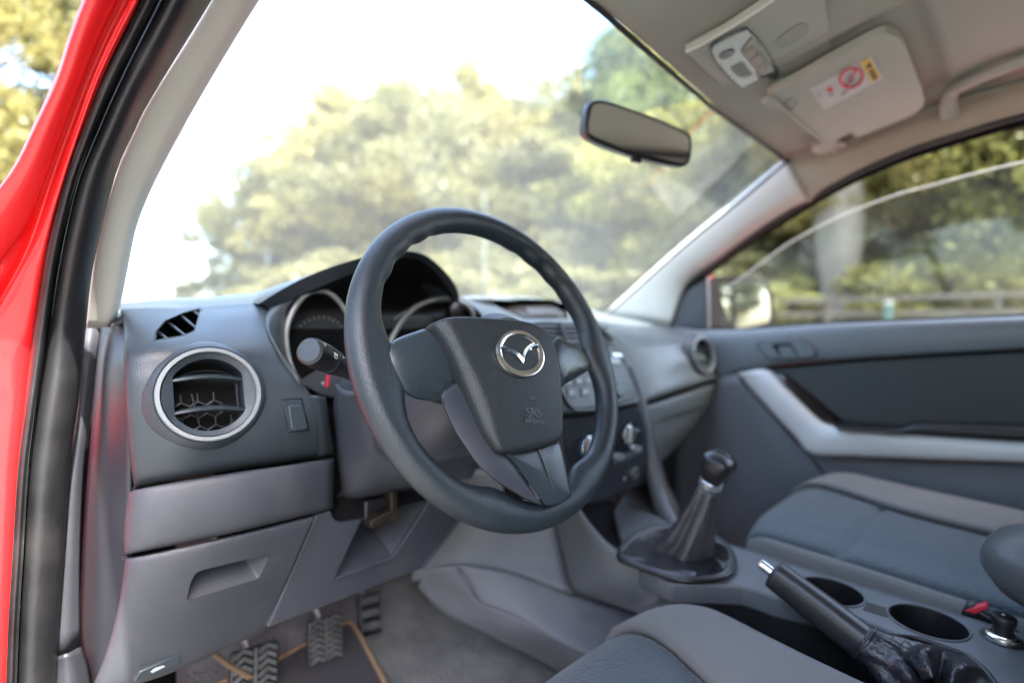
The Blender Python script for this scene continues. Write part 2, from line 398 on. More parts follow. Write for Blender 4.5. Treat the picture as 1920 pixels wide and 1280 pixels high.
# --- kick panel strip below the pillar
surf('kick_panel', [T(Y, (158, 616, .375), (172, 615, .372), (188, 617, .38)), T(Y, (148, 760, .37), (160, 760, .371), (172, 760, .38)), T(Y, (131, 880, .365), (145, 880, .367), (157, 880, .38)),
     T(Y, (117, 1060, .36), (134, 1060, .363), (150, 1060, .375)), T(Y, (104, 1231, .355), (128, 1222, .358), (152, 1208, .375))], M['trim'], body, 4, 4, .004)
surf('sill_cover', [T(Y, (104, 1234, .35), (128, 1225, .345), (152, 1211, .37)), T(Y, (104, 1260, .35), (135, 1260, .345), (170, 1262, .37)), T(Y, (100, 1400, .34), (145, 1400, .335), (185, 1400, .36))], M['trim_dark'], body, 4, 3, .004)
surf('cowl_side', [T(Y, (112, 590, .47), (200, 585, .47), (320, 590, .47)), T(Y, (95, 900, .47), (200, 900, .47), (330, 900, .47)), T(Y, (80, 1450, .47), (200, 1450, .47), (330, 1450, .47))], M['matt_black'], body, 2, 2, .004)
# --- far pillar trim
W_ = [(1474, 304, .585), (1430, 341, .60), (1370, 391, .62), (1300, 447, .645), (1220, 517, .675), (1137, 592, .70)]
S_ = [(1514, 376, .632), (1471, 402, .645), (1410, 440, .66), (1345, 488, .68), (1287, 533, .70), (1256, 611, .705)]
rows = []
for a, b in zip(W_, S_):
    A = X(*a); Bv = X(*b); rows.append([A+Vector((.02, .02, .01)), A, X(a[0]+(b[0]-a[0])*.3, a[1]+(b[1]-a[1])*.3, a[2]+(b[2]-a[2])*.2-.008), X(a[0]+(b[0]-a[0])*.7, a[1]+(b[1]-a[1])*.7, a[2]+(b[2]-a[2])*.55-.008), Bv])
o = surf('pillar_trim', rows, M['pillar'], body, 4, 5, .006); o['label'] = 'bright ivory windscreen pillar trim beside the passenger window'
# --- far door aperture seal (black line)
Sx = [(1256, 640, .712), (1258, 605, .71), (1263, 565, .71), (1287, 535, .70), (1345, 489, .68), (1410, 441, .66), (1480, 396, .64), (1560, 347, .625), (1640, 307, .61), (1720, 275, .605), (1800, 249, .60), (1920, 214, .60), (2080, 180, .60), (2300, 150, .60)]
P = [X(a, b, c+.008) for a, b, c in Sx]
tube('aperture_seal', P, .0095, M['rubber'], body, 4, 10)
P2 = [p+Vector((.014, 0, -.011)) for p in P]
tube('window_channel', P2, .008, M['matt_black'], body, 4, 8)
# --- headlining: height field with a sunken bay for the visor
HC = [(-.66, .405), (-.62, .44), (-.5, .47), (-.21, .484), (0, .470), (.21, .452), (.45, .449), (.585, .445), (.60, .440)]
def hz(x):
    for (a, za), (b, zb) in zip(HC, HC[1:]):
        if x <= b: t = max(0, (x-a)/(b-a)); return za+(zb-za)*t
    return HC[-1][1]
def sst(a, b, x): t = max(0, min(1, (x-a)/(b-a))); return t*t*(3-2*t)
def roofz(x, y):
    d = .01-y
    z = hz(x)+.19*min(d, .30)*(1-.0*x)+.02*sst(.3, 1.0, d)
    w = sst(.165, .19, x)*(1-sst(.535, .56, x))*sst(-.305, -.28, y)*(1-sst(-.10, -.075, y))
    return z+.014*w
bm_v = []; bm_f = []
xs = [-.66+(1.26)*i/126 for i in range(127)]; ys = [.012-1.45*(j/150)**1.5 for j in range(151)]
for y in ys:
    for x in xs: bm_v.append(Vector((x, y, roofz(x, y))))
n_ = len(xs)
for j in range(len(ys)-1):
    for i in range(n_-1): bm_f.append((j*n_+i, j*n_+i+1, (j+1)*n_+i+1, (j+1)*n_+i))
o = link('headlining', meshof(bm_v, bm_f, True), M['liner'], body, True, None); solid(o, .01)
# side strip between roof and far window
lo = [(1514, 376, .632), (1560, 343, .622), (1640, 302, .607), (1720, 270, .602), (1800, 244, .597), (1920, 209, .597), (2080, 175, .597), (2300, 145, .597)]
rows = []
for a in lo:
    A = X(*a); B_ = Vector((.60, min(A.y+.0, .012), 0)); B_.z = roofz(.60, B_.y)
    if a[0] == 1514: B_ = X(1476, 304, .585)+Vector((.0, 0, .0))
    Mid = (A+B_)/2+Vector((-.012 if a[0] > 1514 else -.004, 0, 0))
    rows.append([A+Vector((.012, 0, -.004)), A, Mid, B_, B_+Vector((-.03, 0, .004 if a[0] > 1514 else .001))])
# inward shift so that it stands under the roof edge
o = surf('roof_side_trim', rows, M['liner_side'], body, 4, 5, .005)
# header rail along the windscreen
H = [Vector((x, .016-.0*x, hz(x)-.001)) for x in (-.62, -.5, -.35, -.21, -.1, 0, .1, .21, .33, .45, .54, .585)]
HP = [Y(1102, 0, .01), Y(1170, 58, .01), Y(1235, 115, .01), Y(1295, 167, .01), Y(1350, 213, .01), Y(1425, 266, .01), Y(1472, 301, .01)]
tube('windscreen_seal', [H[0], H[1], H[2]]+HP+[X(1466, 311, .588), X(1430, 341, .60), X(1370, 391, .62), X(1300, 447, .645), X(1220, 517, .675), X(1137, 592, .70)], .0042, M['rubber'], body, 4, 8)
# outer skin, bonnet, cab rear, floor
surf('roof_skin', [[Vector((x, y, z)) for x, z in ((-.74, .46), (-.58, .54), (0, .57), (.55, .55), (.70, .50))] for y in (.06, -.2, -.8, -1.5)], M['red'], body, 4, 3, .004)
surf('bonnet', [[Vector((x, y, z0-.05*abs(x/.8)**3)) for x in (-.85, -.5, 0, .5, .85)] for y, z0 in ((.86, -.03), (1.2, -.05), (1.6, -.09), (1.95, -.17))], M['red'], body, 4, 4, .004)
box('cab_back', (0, -1.45, -.1), (1.6, .05, 1.3), M['back_panel'], body)
rw_ = box('rear_window', (0, -1.42, .20), (1.2, .012, .30), M['screen'], body, .004)
tube('roof_seam', [Vector((x, -1.30, .50)) for x in (-.6, -.3, 0, .3, .6)], .016, M['trim_dark'], body, 1, 8)  # unseen dark bar, added so the interior mirror reflects a streak
surf('floor_carpet', [[Vector((x, y, z)) for x in (-.72, -.4, -.22, -.16, .0, .16, .22, .4, .72)] for y, z in ((-1.4, -.70), (-.6, -.70), (0, -.70), (.17, -.695), (.25, -.665), (.60, -.50), (.66, -.3), (.70, .0))], M['carpet'], body, 2, 4, .01)
surf('sill_panel', [[Vector((-.735, .38, -.66)), Vector((-.735, -1.4, -.66))], [Vector((-.80, .38, -.66)), Vector((-.80, -1.4, -.66))], [Vector((-.84, .38, -.72)), Vector((-.84, -1.4, -.72))], [Vector((-.84, .38, -1.0)), Vector((-.84, -1.4, -1.0))]], M['trim_dark'], body, 1, 1, .004)
surf('side_panel', [[Vector((.74, y, z)) for y in (.86, .6, .3)] for z in (-.9, -.4, .0)], M['trim_dark'], body, 1, 1, .004)
surf('fender', [[Vector((-.87, 2.0, z)), Vector((-.88, 1.2, z)), Vector((-.87, .45, z))] for z in (-.08, -.4, -.8)], M['red'], body, 3, 3, .004)

# ================================================================ DRIVER DOOR, unseen beyond the left edge, added to darken the near side
dd = thing('driver_door', 'opened driver door of the red pickup beyond the door frame', 'door')
dh = Vector((-.90, .40, 0)); ddir = Vector((-math.sin(R(66)), -math.cos(R(66)), 0)); dnn = Vector((-ddir.y, ddir.x, 0))
if dnn.y > 0: dnn = -dnn
def dpt(s, z, o=0): return dh+ddir*s+dnn*o+Vector((0, 0, z))
prism('outer_skin', [dpt(.0, -.66), dpt(1.08, -.66), dpt(1.12, -.3), dpt(1.12, .07), dpt(.0, .0)], .02, M['red'], dd, .01, dirv=-dnn)
prism('inner_panel', [dpt(.02, -.64, .05), dpt(1.05, -.64, .05), dpt(1.09, -.3, .05), dpt(1.09, .06, .05), dpt(.02, .0, .05)], .05, M['doorlow'], dd, .01, dirv=-dnn)
prism('arm_rest', [dpt(.35, -.28, .10), dpt(.95, -.27, .10), dpt(.95, -.21, .10), dpt(.35, -.22, .10)], .05, M['black'], dd, .01, dirv=-dnn)
tube('window_frame', [dpt(.02, .0, .02), dpt(.30, .22, .0), dpt(.62, .40, -.02), dpt(.95, .43, -.02), dpt(1.10, .07, .02)], .02, M['rubber'], dd, 4, 8)
prism('window_pane', [dpt(.05, .01, .01), dpt(1.06, .06, .01), dpt(1.0, .2, .01), dpt(.6, .2, .01), dpt(.32, .2, .01)], .004, M['sideglass'], dd, 0, dirv=-dnn)
# ================================================================ WINDSCREEN
ws = thing('windscreen', 'clear raked windscreen in front of the dashboard', 'windscreen')
def wsp(t, u):   # t 0 top..1 bottom, u -1..1
    top = Vector((.60*u, .035-.02*u*u, hz(.585*u)+.006)); bot = Vector((.725*u, .84-.16*u*u, .035))
    p = top.lerp(bot, t); p.z += .02*math.sin(math.pi*t); return p
rows = [[wsp(t/6, u/5) for u in range(-5, 6)] for t in range(7)]
surf('glass_pane', rows, M['glass'], ws, 3, 3, 0)
# dotted shade band behind the mirror
cp = [wsp(t, u)+Vector((0, -.004, -.004)) for t, u in []]
def wpl(px, py):
    # hit the windscreen near its centre line
    p0 = wsp(.0, 0); p1 = wsp(1, 0); n = (p1-p0).cross(Vector((1, 0, 0))).normalized(); return PL(px, py, p0-n*.0, n)
surf('shade_band', [T(wpl, (1106, 2), (1150, 35), (1250, 122), (1330, 185)), T(wpl, (1100, 60), (1150, 80), (1230, 140), (1300, 190)), T(wpl, (1090, 150), (1140, 160), (1200, 180), (1240, 200)), T(wpl, (1102, 215), (1140, 215), (1170, 215), (1190, 215))], M['tint'], ws, 3, 3, 0)

# ================================================================ INTERIOR MIRROR
mir = thing('rear_view_mirror', 'black framed interior mirror hanging below the windscreen header', 'mirror')
def mp(px, py, off=0): return PL(px, py, Vector((.0, .056+off, .37)), Vector((-.40, -.91, -.118)).normalized())
MO = [(1097, 240), (1102, 200), (1116, 188), (1140, 189), (1200, 209), (1260, 233), (1291, 248), (1298, 262), (1297, 295), (1290, 309), (1272, 311), (1200, 296), (1140, 275), (1105, 258)]
o = prism('housing', cr(T(mp, *MO), 4, True), .022, M['black'], mir, .004, 3)
MI = [(1104, 240), (1109, 204), (1119, 195), (1140, 196), (1200, 215), (1258, 239), (1286, 253), (1292, 264), (1291, 292), (1285, 302), (1272, 304), (1200, 289), (1143, 268), (1110, 253)]
prism('mirror_glass', cr([mp(a, b, -.0015) for a, b in MI], 4, True), .003, M['mirror_dim'], mir, 0)
prism('dimmer_tab', T(mp, (1185, 287), (1204, 292), (1203, 306), (1186, 303)), .008, M['black'], mir, .001)
c_ = mp(1200, 225); tube('stem', [c_+Vector((0, .02, 0)), c_+Vector((.0, .045, .02)), c_+Vector((.0, .075, .045))], [.011, .008, .013], M['black'], mir, 5, 14)

# ================================================================ SUN VISOR
VP1, VP2, VP3 = Vector((.20, -.083, .452)), Vector((.53, -.11, .432)), Vector((.20, -.26, .490))
VN = (VP2-VP1).cross(VP3-VP1).normalized()
if VN.z > 0: VN = -VN
def vp(px, py, off=0): return PL(px, py, VP1+VN*off, VN)
vis = thing('sun_visor', 'folded up beige sun visor with a warning sticker above the passenger window', 'sun visor')
VO = [(1440, 183), (1500, 148), (1580, 103), (1650, 67), (1676, 67), (1696, 85), (1718, 140), (1733, 183), (1728, 204), (1700, 222), (1655, 240), (1625, 252), (1604, 258), (1596, 250), (1580, 257), (1565, 268), (1560, 278), (1530, 258), (1480, 210)]
o = prism('visor_panel', cr(T(vp, *VO), 3, True), .016, M['visor'], vis, .005, 4)
q = [(1518, 169), (1634, 104), (1657, 147), (1545, 206)]
prism('sticker', [vp(a, b, .0012) for a, b in q], .0012, M['white'], vis, 0)
def sq(u, v, off=.0022):
    a = Vector((q[0][0], q[0][1], 0)).lerp(Vector((q[1][0], q[1][1], 0)), u); b = Vector((q[3][0], q[3][1], 0)).lerp(Vector((q[2][0], q[2][1], 0)), u); p = a.lerp(b, v); return vp(p.x, p.y, off)
prism('warning_field', [sq(.81, .06), sq(.96, .06), sq(.96, .93), sq(.81, .93)], .0008, M['yellow'], vis, 0)
prism('warning_sign', [sq(.84, .32, .003), sq(.93, .20, .003), sq(.93, .44, .003)][::1], .0008, M['blackprint'], vis, 0)
xd = sq(1, .5)-sq(0, .5)
J = []
for i in range(5):
    v = .5+.09*i; J.append(prism('line', [sq(.85, v, .003), sq(.93, v, .003), sq(.93, v+.045, .003), sq(.85, v+.045, .003)], .0006, M['blackprint'], None, 0))
join('warning_lines', J, vis)
ring = [sq(.59+.165*math.cos(t/24*2*math.pi), .40+.36*math.sin(t/24*2*math.pi), .003) for t in range(24)]
tube('prohibition_ring', ring, .0018, M['redprint'], vis, 1, 6, True)
J = [tube('b', [sq(.47, .62, .003), sq(.71, .2, .003)], .0013, M['redprint'], None, 1, 6),
     prism('b', [sq(.52, .35, .0028), sq(.62, .30, .0028), sq(.66, .5, .0028), sq(.56, .58, .0028)], .0006, M['grey_print'], None, 0),
     prism('b', [sq(.52, .48, .003), sq(.60, .44, .003), sq(.60, .53, .003), sq(.54, .56, .003)], .0006, M['blackprint'], None, 0),
     prism('b', [sq(.20, .34, .003), sq(.27, .30, .003), sq(.28, .5, .003), sq(.22, .5, .003)], .0006, M['redprint'], None, 0),
     prism('b', [sq(.17, .55, .003), sq(.26, .52, .003), sq(.26, .64, .003), sq(.20, .68, .003)], .0006, M['grey_print'], None, 0),
     prism('b', [sq(.33, .8, .003), sq(.45, .76, .003), sq(.46, .84, .003), sq(.34, .86, .003)], .0006, M['grey_print'], None, 0),
     prism('b', [sq(.52, .78, .003), sq(.66, .76, .003), sq(.66, .82, .003), sq(.53, .86, .003)], .0006, M['grey_print'], None, 0),
     prism('b', [sq(.05, .30, .003), sq(.07, .29, .003), sq(.09, .48, .003), sq(.07, .48, .003)], .0006, M['grey_print'], None, 0)]
join('pictograms', J, vis)
tube('hinge_rod', [vp(1432, 190, .003), vp(1444, 186, .004), vp(1470, 205, .003), vp(1490, 222, .001), vp(1530, 256, .001), vp(1566, 284, -.004)], [.006, .007, .0035, .0032, .0032, .004], M['visor'], vis, 4, 10)
prism('pivot_clip', cr(T(vp, (1432, 196), (1455, 186), (1482, 198), (1470, 208), (1440, 205)), 3, True), .006, M['visor'], vis, .002)
o = bowl('hinge_recess', [vp(a, b, .001) for a, b in [(1470, 192), (1484, 185), (1495, 191), (1485, 207), (1474, 204)]], .008, .2, M['trim_dark'], vis)
prism('visor_clip', cr([vp(a, b, -.008) for a, b in [(1522, 285), (1530, 272), (1562, 268), (1590, 272), (1560, 285), (1540, 291)]], 3, True), .006, M['visor'], vis, .002)

# ================================================================ OVERHEAD CONSOLE
ohc = thing('overhead_console', 'beige roof console with map lamp and switches', 'overhead console')
OP = Vector((.10, -.05, roofz(.10, -.05)-.007)); ON = Vector((-.06, .19, -1)); ON = Vector((.08, -.19, -1)).normalized()
def op(px, py, off=0): return PL(px, py, OP+ON*off, ON)
OUT = [(1285, 98), (1360, 58), (1450, 0), (1500, -30), (1540, -40), (1562, 92), (1500, 128), (1440, 163), (1392, 200), (1340, 152)]
prism('console_panel', T(op, *OUT), .012, M['visor'], ohc, .003, 3)
tube('panel_edge', [op(a, b, .001) for a, b in [(1285, 99), (1320, 82), (1365, 56), (1410, 28), (1452, 0)]], .0022, M['pillar'], ohc, 4, 8)
LO = [(1333, 95), (1340, 84), (1370, 68), (1398, 56), (1406, 60), (1430, 88), (1452, 122), (1460, 140), (1456, 150), (1430, 163), (1405, 172), (1392, 169), (1366, 145), (1341, 115)]
bz = [(1396+(a-1396)*1.03, 113+(b-113)*1.03) for a, b in LO]
prism('lamp_bezel', cr([op(a, b, .0015) for a, b in bz], 3, True), .004, M['trim_dark'], ohc, .0005)
lens = prism('lamp_lens', cr([op(a, b, .005) for a, b in LO], 3, True), .007, M['lens'], ohc, .003, 3)
lathe('bulb_reflector', op(1363, 103, .0062), ON, [(.0, .0005), (.006, .0012), (.011, .0008), (.0125, -.002)], M['console'], lens, 24)
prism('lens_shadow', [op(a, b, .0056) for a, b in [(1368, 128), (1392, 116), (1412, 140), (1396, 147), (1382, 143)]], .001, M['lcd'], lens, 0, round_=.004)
sw = prism('switch_panel', [op(a, b, .0085) for a, b in [(1390, 101), (1412, 74), (1452, 133), (1427, 144)]], .004, M['visor'], ohc, .001, round_=.003)
for pts in ([(1398, 101), (1413, 90), (1420, 99), (1406, 113)], [(1408, 115), (1422, 101), (1434, 117), (1420, 130)], [(1421, 131), (1433, 120), (1440, 130), (1428, 141)]):
    prism('switch', [op(a, b, .0115) for a, b in pts], .004, M['button'], sw, .001, round_=.0015)
J = [(1457, 80), (1470, 64), (1490, 52), (1508, 46), (1516, 50), (1512, 62), (1496, 78), (1478, 88), (1462, 90)]
rc = prism('holder_lid', cr([op(a, b, .0008) for a, b in J], 3, True), .002, M['liner'], ohc, 0)
bowl('finger_recess', cr([op(a, b, .0016) for a, b in J], 3, True), .010, .45, M['visor'], rc, seg_round=0)
prism('finger_rest', cr([op(a, b, .001) for a, b in [(1460, 84), (1475, 76), (1495, 68), (1511, 60), (1498, 78), (1478, 89), (1462, 91)]], 3, True), .004, M['liner'], rc, .001)

# ================================================================ GRAB HANDLE
gh = thing('grab_handle', 'beige grab handle above the passenger window', 'handle')
pts = [X(1782, 220, .570), X(1778, 195, .555), X(1786, 170, .535), X(1812, 156, .510), X(1870, 132, .485), X(1930, 108, .478), X(2010, 84, .478), X(2080, 66, .485), X(2110, 66, .52)]
tube('grip_bar', pts, [.017, .016, .014, .012, .011, .011, .011, .013, .016], M['visor'], gh, 5, 14, flat=(1.0, .85))
prism('handle_base', [X(a, b, .584) for a, b in [(1766, 222), (1770, 180), (1800, 172), (1803, 214)]], .008, M['liner'], gh, .002, round_=.008)
# ================================================================ DASHBOARD
db = thing('dashboard', 'dark grey moulded dashboard running under the windscreen', 'dashboard')
vent_c = Y(394, 739, .228)
# driver side fascia
F = [
 [(222, 572, .62), (229, 569, .66), (300, 566, .68), (393, 562, .70), (470, 556, .70), (520, 553, .70)],
 [(222, 570, .44), (229, 568, .45), (300, 561, .45), (393, 556, .45), (470, 550, .45), (520, 546, .45)],
 [(226, 590, .39), (235, 582, .38), (300, 579, .375), (393, 576, .375), (450, 573, .375), (508, 568, .375)],
 [(232, 614, .335), (241, 608, .32), (300, 604, .31), (380, 602, .31), (440, 598, .31), (498, 600, .315)],
 [(233, 660, .290), (241, 658, .264), (300, 650, .249), (380, 645, .247), (450, 645, .250), (506, 636, .266)],
 [(234, 700, .273), (241, 698, .248), (303, 692, .236), (385, 690, .235), (460, 690, .237), (543, 690, .248)],
 [(235, 742, .265), (242, 740, .242), (310, 735, .230), (390, 735, .230), (480, 735, .231), (574, 737, .235)],
 [(240, 830, .262), (249, 826, .238), (325, 816, .221), (405, 808, .219), (500, 795, .219), (589, 780, .228)],
 [(247, 885, .264), (256, 881, .240), (335, 866, .222), (420, 848, .219), (510, 834, .219), (595, 820, .228)],
 [(252, 913, .275), (260, 909, .250), (337, 894, .232), (422, 877, .228), (510, 864, .229), (597, 850, .236)],
 [(254, 917, .30), (262, 914, .27), (338, 900, .26), (423, 884, .26), (511, 870, .26), (597, 857, .26)]]
fas = surf('fascia', [T(Y, *r) for r in F], M['dash'], db, 6, 6, .003)
# demister grille
DV = [(289, 640), (293, 620), (310, 601), (346, 585), (378, 578), (372, 600), (366, 621), (345, 630)]
dvp = Y(289, 640, .273); dvn = (Y(376, 579, .366)-dvp).cross(Y(360, 622, .288)-dvp).normalized()
if dvn.dot(CAMP-dvp) < 0: dvn = -dvn
def dv(px, py, off=0): return PL(px, py, dvp+dvn*off, dvn)
c1 = ccut(rnd([dv(a, b) for a, b in DV], .003))
c2 = lathe('c', vent_c, (.0, -1, .25), [(0, .06), (.047, .06), (.047, -.06), (0, -.06)], M['matt_black'])
SWp = Y(527, 748, .2315); SWn = (Y(566, 746, .2345)-SWp).cross(Y(560, 808, .2240)-SWp).normalized()
if SWn.dot(CAMP-SWp) < 0: SWn = -SWn
def sp(px, py, off=0): return PL(px, py, SWp+SWn*off, SWn)
c3 = ccut([sp(a, b) for a, b in [(527, 748), (566, 746), (580, 806), (541, 811)]])
cut(fas, [c1, c2, c3])
g = bowl('demister_grille', [dv(333+(a-333)*1.03, 610+(b-610)*1.03, -.001) for a, b in DV], .035, .0, M['matt_black'], db, dirv=Vector((.05, .5, -.85)).normalized(), seg_round=.003)
tube('grille_rim', rnd([dv(a, b, .0005) for a, b in DV], .003), .0013, M['dash_smooth'], g, 1, 8, True)
for a, b in (((294, 620), (318, 639)), ((310, 600), (348, 630)), ((335, 588), (370, 617)), ((360, 580), (377, 594))):
    tube('slat', [dv(*a, -.003), dv((a[0]+b[0])/2, (a[1]+b[1])/2, -.001), dv(*b, -.003)], .0016, M['dash_smooth'], g, 3, 8)
# round vents
def vent(c, ax, sx, name_label, full=True, rr=.0535, upv=None, sp_=1):
    ax = Vector(ax).normalized(); up = Vector((0, 0, 1)); v = (up-ax*up.dot(ax)).normalized(); u = v.cross(ax)
    if (u.x < 0): u = -u
    v0 = Vector((0, 0, 1))
    vt = lathe('air_vent', c+ax*.004, ax, [(rr*.875, -.004), (rr*.875, -.0005), (rr*.80, -.006), (rr*.80, -.03), (rr*.90, -.03), (rr*.90, -.004)], M['black'], db, 64)
    vt['label'] = name_label
    lathe('vent_ring', c+ax*.004, ax, [(rr*.895, .0005), (rr*.91, .0022), (rr*.97, .0022), (rr*.99, .0005), (rr*.99, -.006), (rr*.895, -.006)], M['ring'], vt, 96, True)
    # collar rising out of the fascia
    lathe('vent_collar', c+ax*.004, ax, [(rr*.985, -.0015), (rr*1.02, .0005), (rr*1.08, -.0025), (rr*1.16, -.010), (rr*1.24, -.018), (rr*1.2, -.026)], M['dash'], vt, 96)
    # face plate: annulus with an opening cut straight at both sides
    N = 96; hw = rr*.655; ri = rr*.765; outer = []; inner = []
    for i in range(N):
        t = 2*math.pi*i/N; outer.append(c+ax*.0035+(u*math.cos(t)+v*math.sin(t))*rr*.875)
        a, b = math.cos(t)*ri, math.sin(t)*ri; a = max(-hw, min(hw, a)); inner.append(c+ax*.0005+u*a+v*b)
    deep = [p-ax*.028 for p in inner]
    fs = [(i, (i+1) % N, N+(i+1) % N, N+i) for i in range(N)]+[(N+i, N+(i+1) % N, 2*N+(i+1) % N, 2*N+i) for i in range(N)]
    me = meshof(outer+inner+deep, fs); fixn(me); link('face_plate', me, M['dash'], vt, True, 30)
    lathe('vent_duct', c-ax*.026, ax, [(0, 0), (rr*.86, 0), (rr*.9, .02)], M['matt_black'], vt, 32)
    for k, hh in enumerate((.017, -.019)):
        h = hh*rr/.0535; w = min(hw, math.sqrt(ri**2-h*h))*.985
        loops = []
        for i in range(13):
            s = -1+2*i/12; cc = c+u*(s*w)+v*(h+.0035*(1-s*s)-.0018*s)+ax*(-.006+.0035*(1-s*s)); tt = .0034*(1-.25*abs(s)**3)
            loops.append([cc+v*tt+ax*.001, cc+v*tt*.3+ax*.0045, cc-v*tt*.6+ax*.0045, cc-v*tt+ax*.001, cc-v*tt*.9-ax*.010, cc+v*tt*.7-ax*.010])
        loft('slat', loops, M['spoke'], vt, True, 45)
    return vt, u, v, ax
vt, vu, vv, va = vent(vent_c, (.0, -1, .25), 1, 'large round air vent at the driver end of the dashboard')
# hexagonal mesh deep inside the vent
J = []
hx = .0095
for i in range(-3, 5):
    for j in range(-3, 2):
        cx = hx*1.732*(i+.5*(j % 2)); cy = hx*1.5*j
        for k in range(3):
            a0 = R(90+120*k+(0)); a1 = R(90+120*k+60)
            p = Vector((cx+hx*math.cos(a0), cy+hx*math.sin(a0), 0)); q2 = Vector((cx+hx*math.cos(a1), cy+hx*math.sin(a1), 0))
            if min(p.length, q2.length) > .038 or max(p.y, q2.y) > .006 or max(p.x, q2.x) > .02+.5*max(0, -.012-p.y): continue
            f = lambda s: vent_c-va*.020+vu*s.x+vv*s.y
            J.append(tube('h', [f(p), f(q2)], .0009, M['trim'], None, 1, 4, cap=False))
for k in (-.034, .031):
    J.append(tube('h', [vent_c-va*.012+vu*k+vv*.02, vent_c-va*.012+vu*k-vv*.024], .0014, M['trim_dark'], None, 1, 6))
J.append(tube('h', [vent_c-va*.015-vu*.015+vv*.004, vent_c-va*.015-vu*.010-vv*.03], .001, M['trim_dark'], None, 1, 6))
join('vent_mesh', J, vt)
P = [vent_c-va*.016+vu*(.030*math.cos(t))+vv*(.017+.013*math.sin(t)) for t in [R(a) for a in range(20, 161, 10)]]
tube('vent_baffle', P, .0007, M['trim_dark'], vt, 1, 5)
vt2, *_ = vent(Vector((.622, .235, -.046)), (-.12, -1, .17), 1, 'small looking round air vent at the passenger end of the dashboard')
# dimmer switch
sb = bowl('dimmer_switch', [sp(a, b, .0005) for a, b in [(527, 748), (566, 746), (580, 806), (541, 811)]], .008, .0, M['matt_black'], db, seg_round=.001)
prism('switch_plate', [sp(a, b, .0018) for a, b in [(529, 750), (565, 748), (578.5, 804.5), (542.5, 809)]], .004, M['dash_smooth'], sb, .0006)
prism('switch_button', [sp(a, b, .0065) for a, b in [(541, 762), (549, 759), (566, 759), (570, 764), (578, 802), (573, 806), (553, 808), (547, 803)]], .006, M['dash_smooth'], sb, .0015, 3)
# strip between fascia and column
surf('cluster_strip', [T(Y, (577, 741, .237), (595, 741, .24), (611, 744, .25)), T(Y, (583, 760, .235), (603, 768, .237), (617, 775, .25)), T(Y, (590, 786, .234), (608, 798, .236), (622, 810, .25)), T(Y, (596, 822, .236), (610, 826, .238), (626, 830, .252)), T(Y, (598, 857, .24), (612, 854, .242), (627, 851, .256))], M['dash_smooth'], db, 4, 4, .006)
# gauge cup
Bd = [(507, 577, .335), (497, 599, .312), (503, 628, .274), (521, 661, .258), (541, 687, .250), (560, 714, .243), (578, 743, .238)]
Rg = [(575, 551, .345), (553, 578, .345), (539, 618, .335), (538, 660, .325), (549, 692, .315), (565, 722, .300), (590, 745, .270)]
surf('gauge_cup', [[Y(*a), Y((a[0]*.9+b[0]*.1), (a[1]*.9+b[1]*.1), a[2]-.004), Y((a[0]+b[0])/2, (a[1]+b[1])/2, (a[2]+b[2])/2-.006), Y(*b)] for a, b in zip(Bd, Rg)], M['dash_smooth'], db, 4, 5, .003)
cl = thing('instrument_cluster', 'x', 'x'); del cl['label']; del cl['category']; del cl['kind']; cl.parent = db
LR = [(590, 760, .30), (574, 738, .305), (560, 715, .315), (549, 695, .318), (539, 662, .322), (537, 618, .326), (551, 580, .33), (573, 553, .334), (595, 545, .336), (622, 552, .336), (645, 578, .336), (662, 615, .334), (668, 655, .33)]
tube('gauge_ring', [Y(*p) for p in LR], .0038, M['metal'], cl, 4, 10)
RR = [(733, 640, .33), (741, 622, .33), (757, 597, .33), (780, 575, .33), (812, 562, .33), (842, 560, .33), (870, 569, .33), (885, 584, .33), (892, 612, .33), (893, 660, .33), (880, 710, .33), (820, 735, .33), (760, 710, .33), (735, 670, .33)]
tube('gauge_ring', [Y(*p) for p in RR], .0045, M['metal'], cl, 4, 10, True)
tube('ring_spur', [Y(739, 599, .34), Y(755, 588, .338), Y(775, 578, .335)], .002, M['metal'], cl, 3, 8)
surf('cluster_panel', [[Y(x, y, .385) for x in (505, 600, 700, 800, 925)] for y in (560, 640, 720, 800)], M['screen'], cl, 2, 2, .004)
for cx, cy, r, mt in ((603, 650, .052, 'lcd'), (820, 655, .058, 'lcd'), (700, 640, .03, 'lcd')):
    c0 = Y(cx, cy, .380); d = lathe('dial', c0, (0, -1, .1), [(0, 0), (r, 0), (r, -.002)], M['blackprint'], cl, 40)
    J = []
    for k in range(28):
        a = R(225-270*k/27); e = Vector((math.cos(a), 0, math.sin(a)))
        J.append(tube('t', [c0+e*r*.86+Vector((0, -.001, 0)), c0+e*r*.96+Vector((0, -.001, 0))], .0006, M['grey_print'], None, 1, 4))
    join('dial_ticks', J, d)
tube('needle', [Y(616, 702, .30), Y(612, 725, .30)], .0024, M['redplastic'], cl, 1, 6)
lathe('warning_lamp', Y(605, 718, .30), (0, -1, 0), [(0, .001), (.0022, .001), (.0022, 0)], M['grey_print'], cl, 12)
prism('cluster_lower', T(Y, (560, 715, .33), (600, 738, .33), (650, 750, .33), (650, 700, .345), (600, 690, .345)), .004, M['trim_dark'], cl, 0)
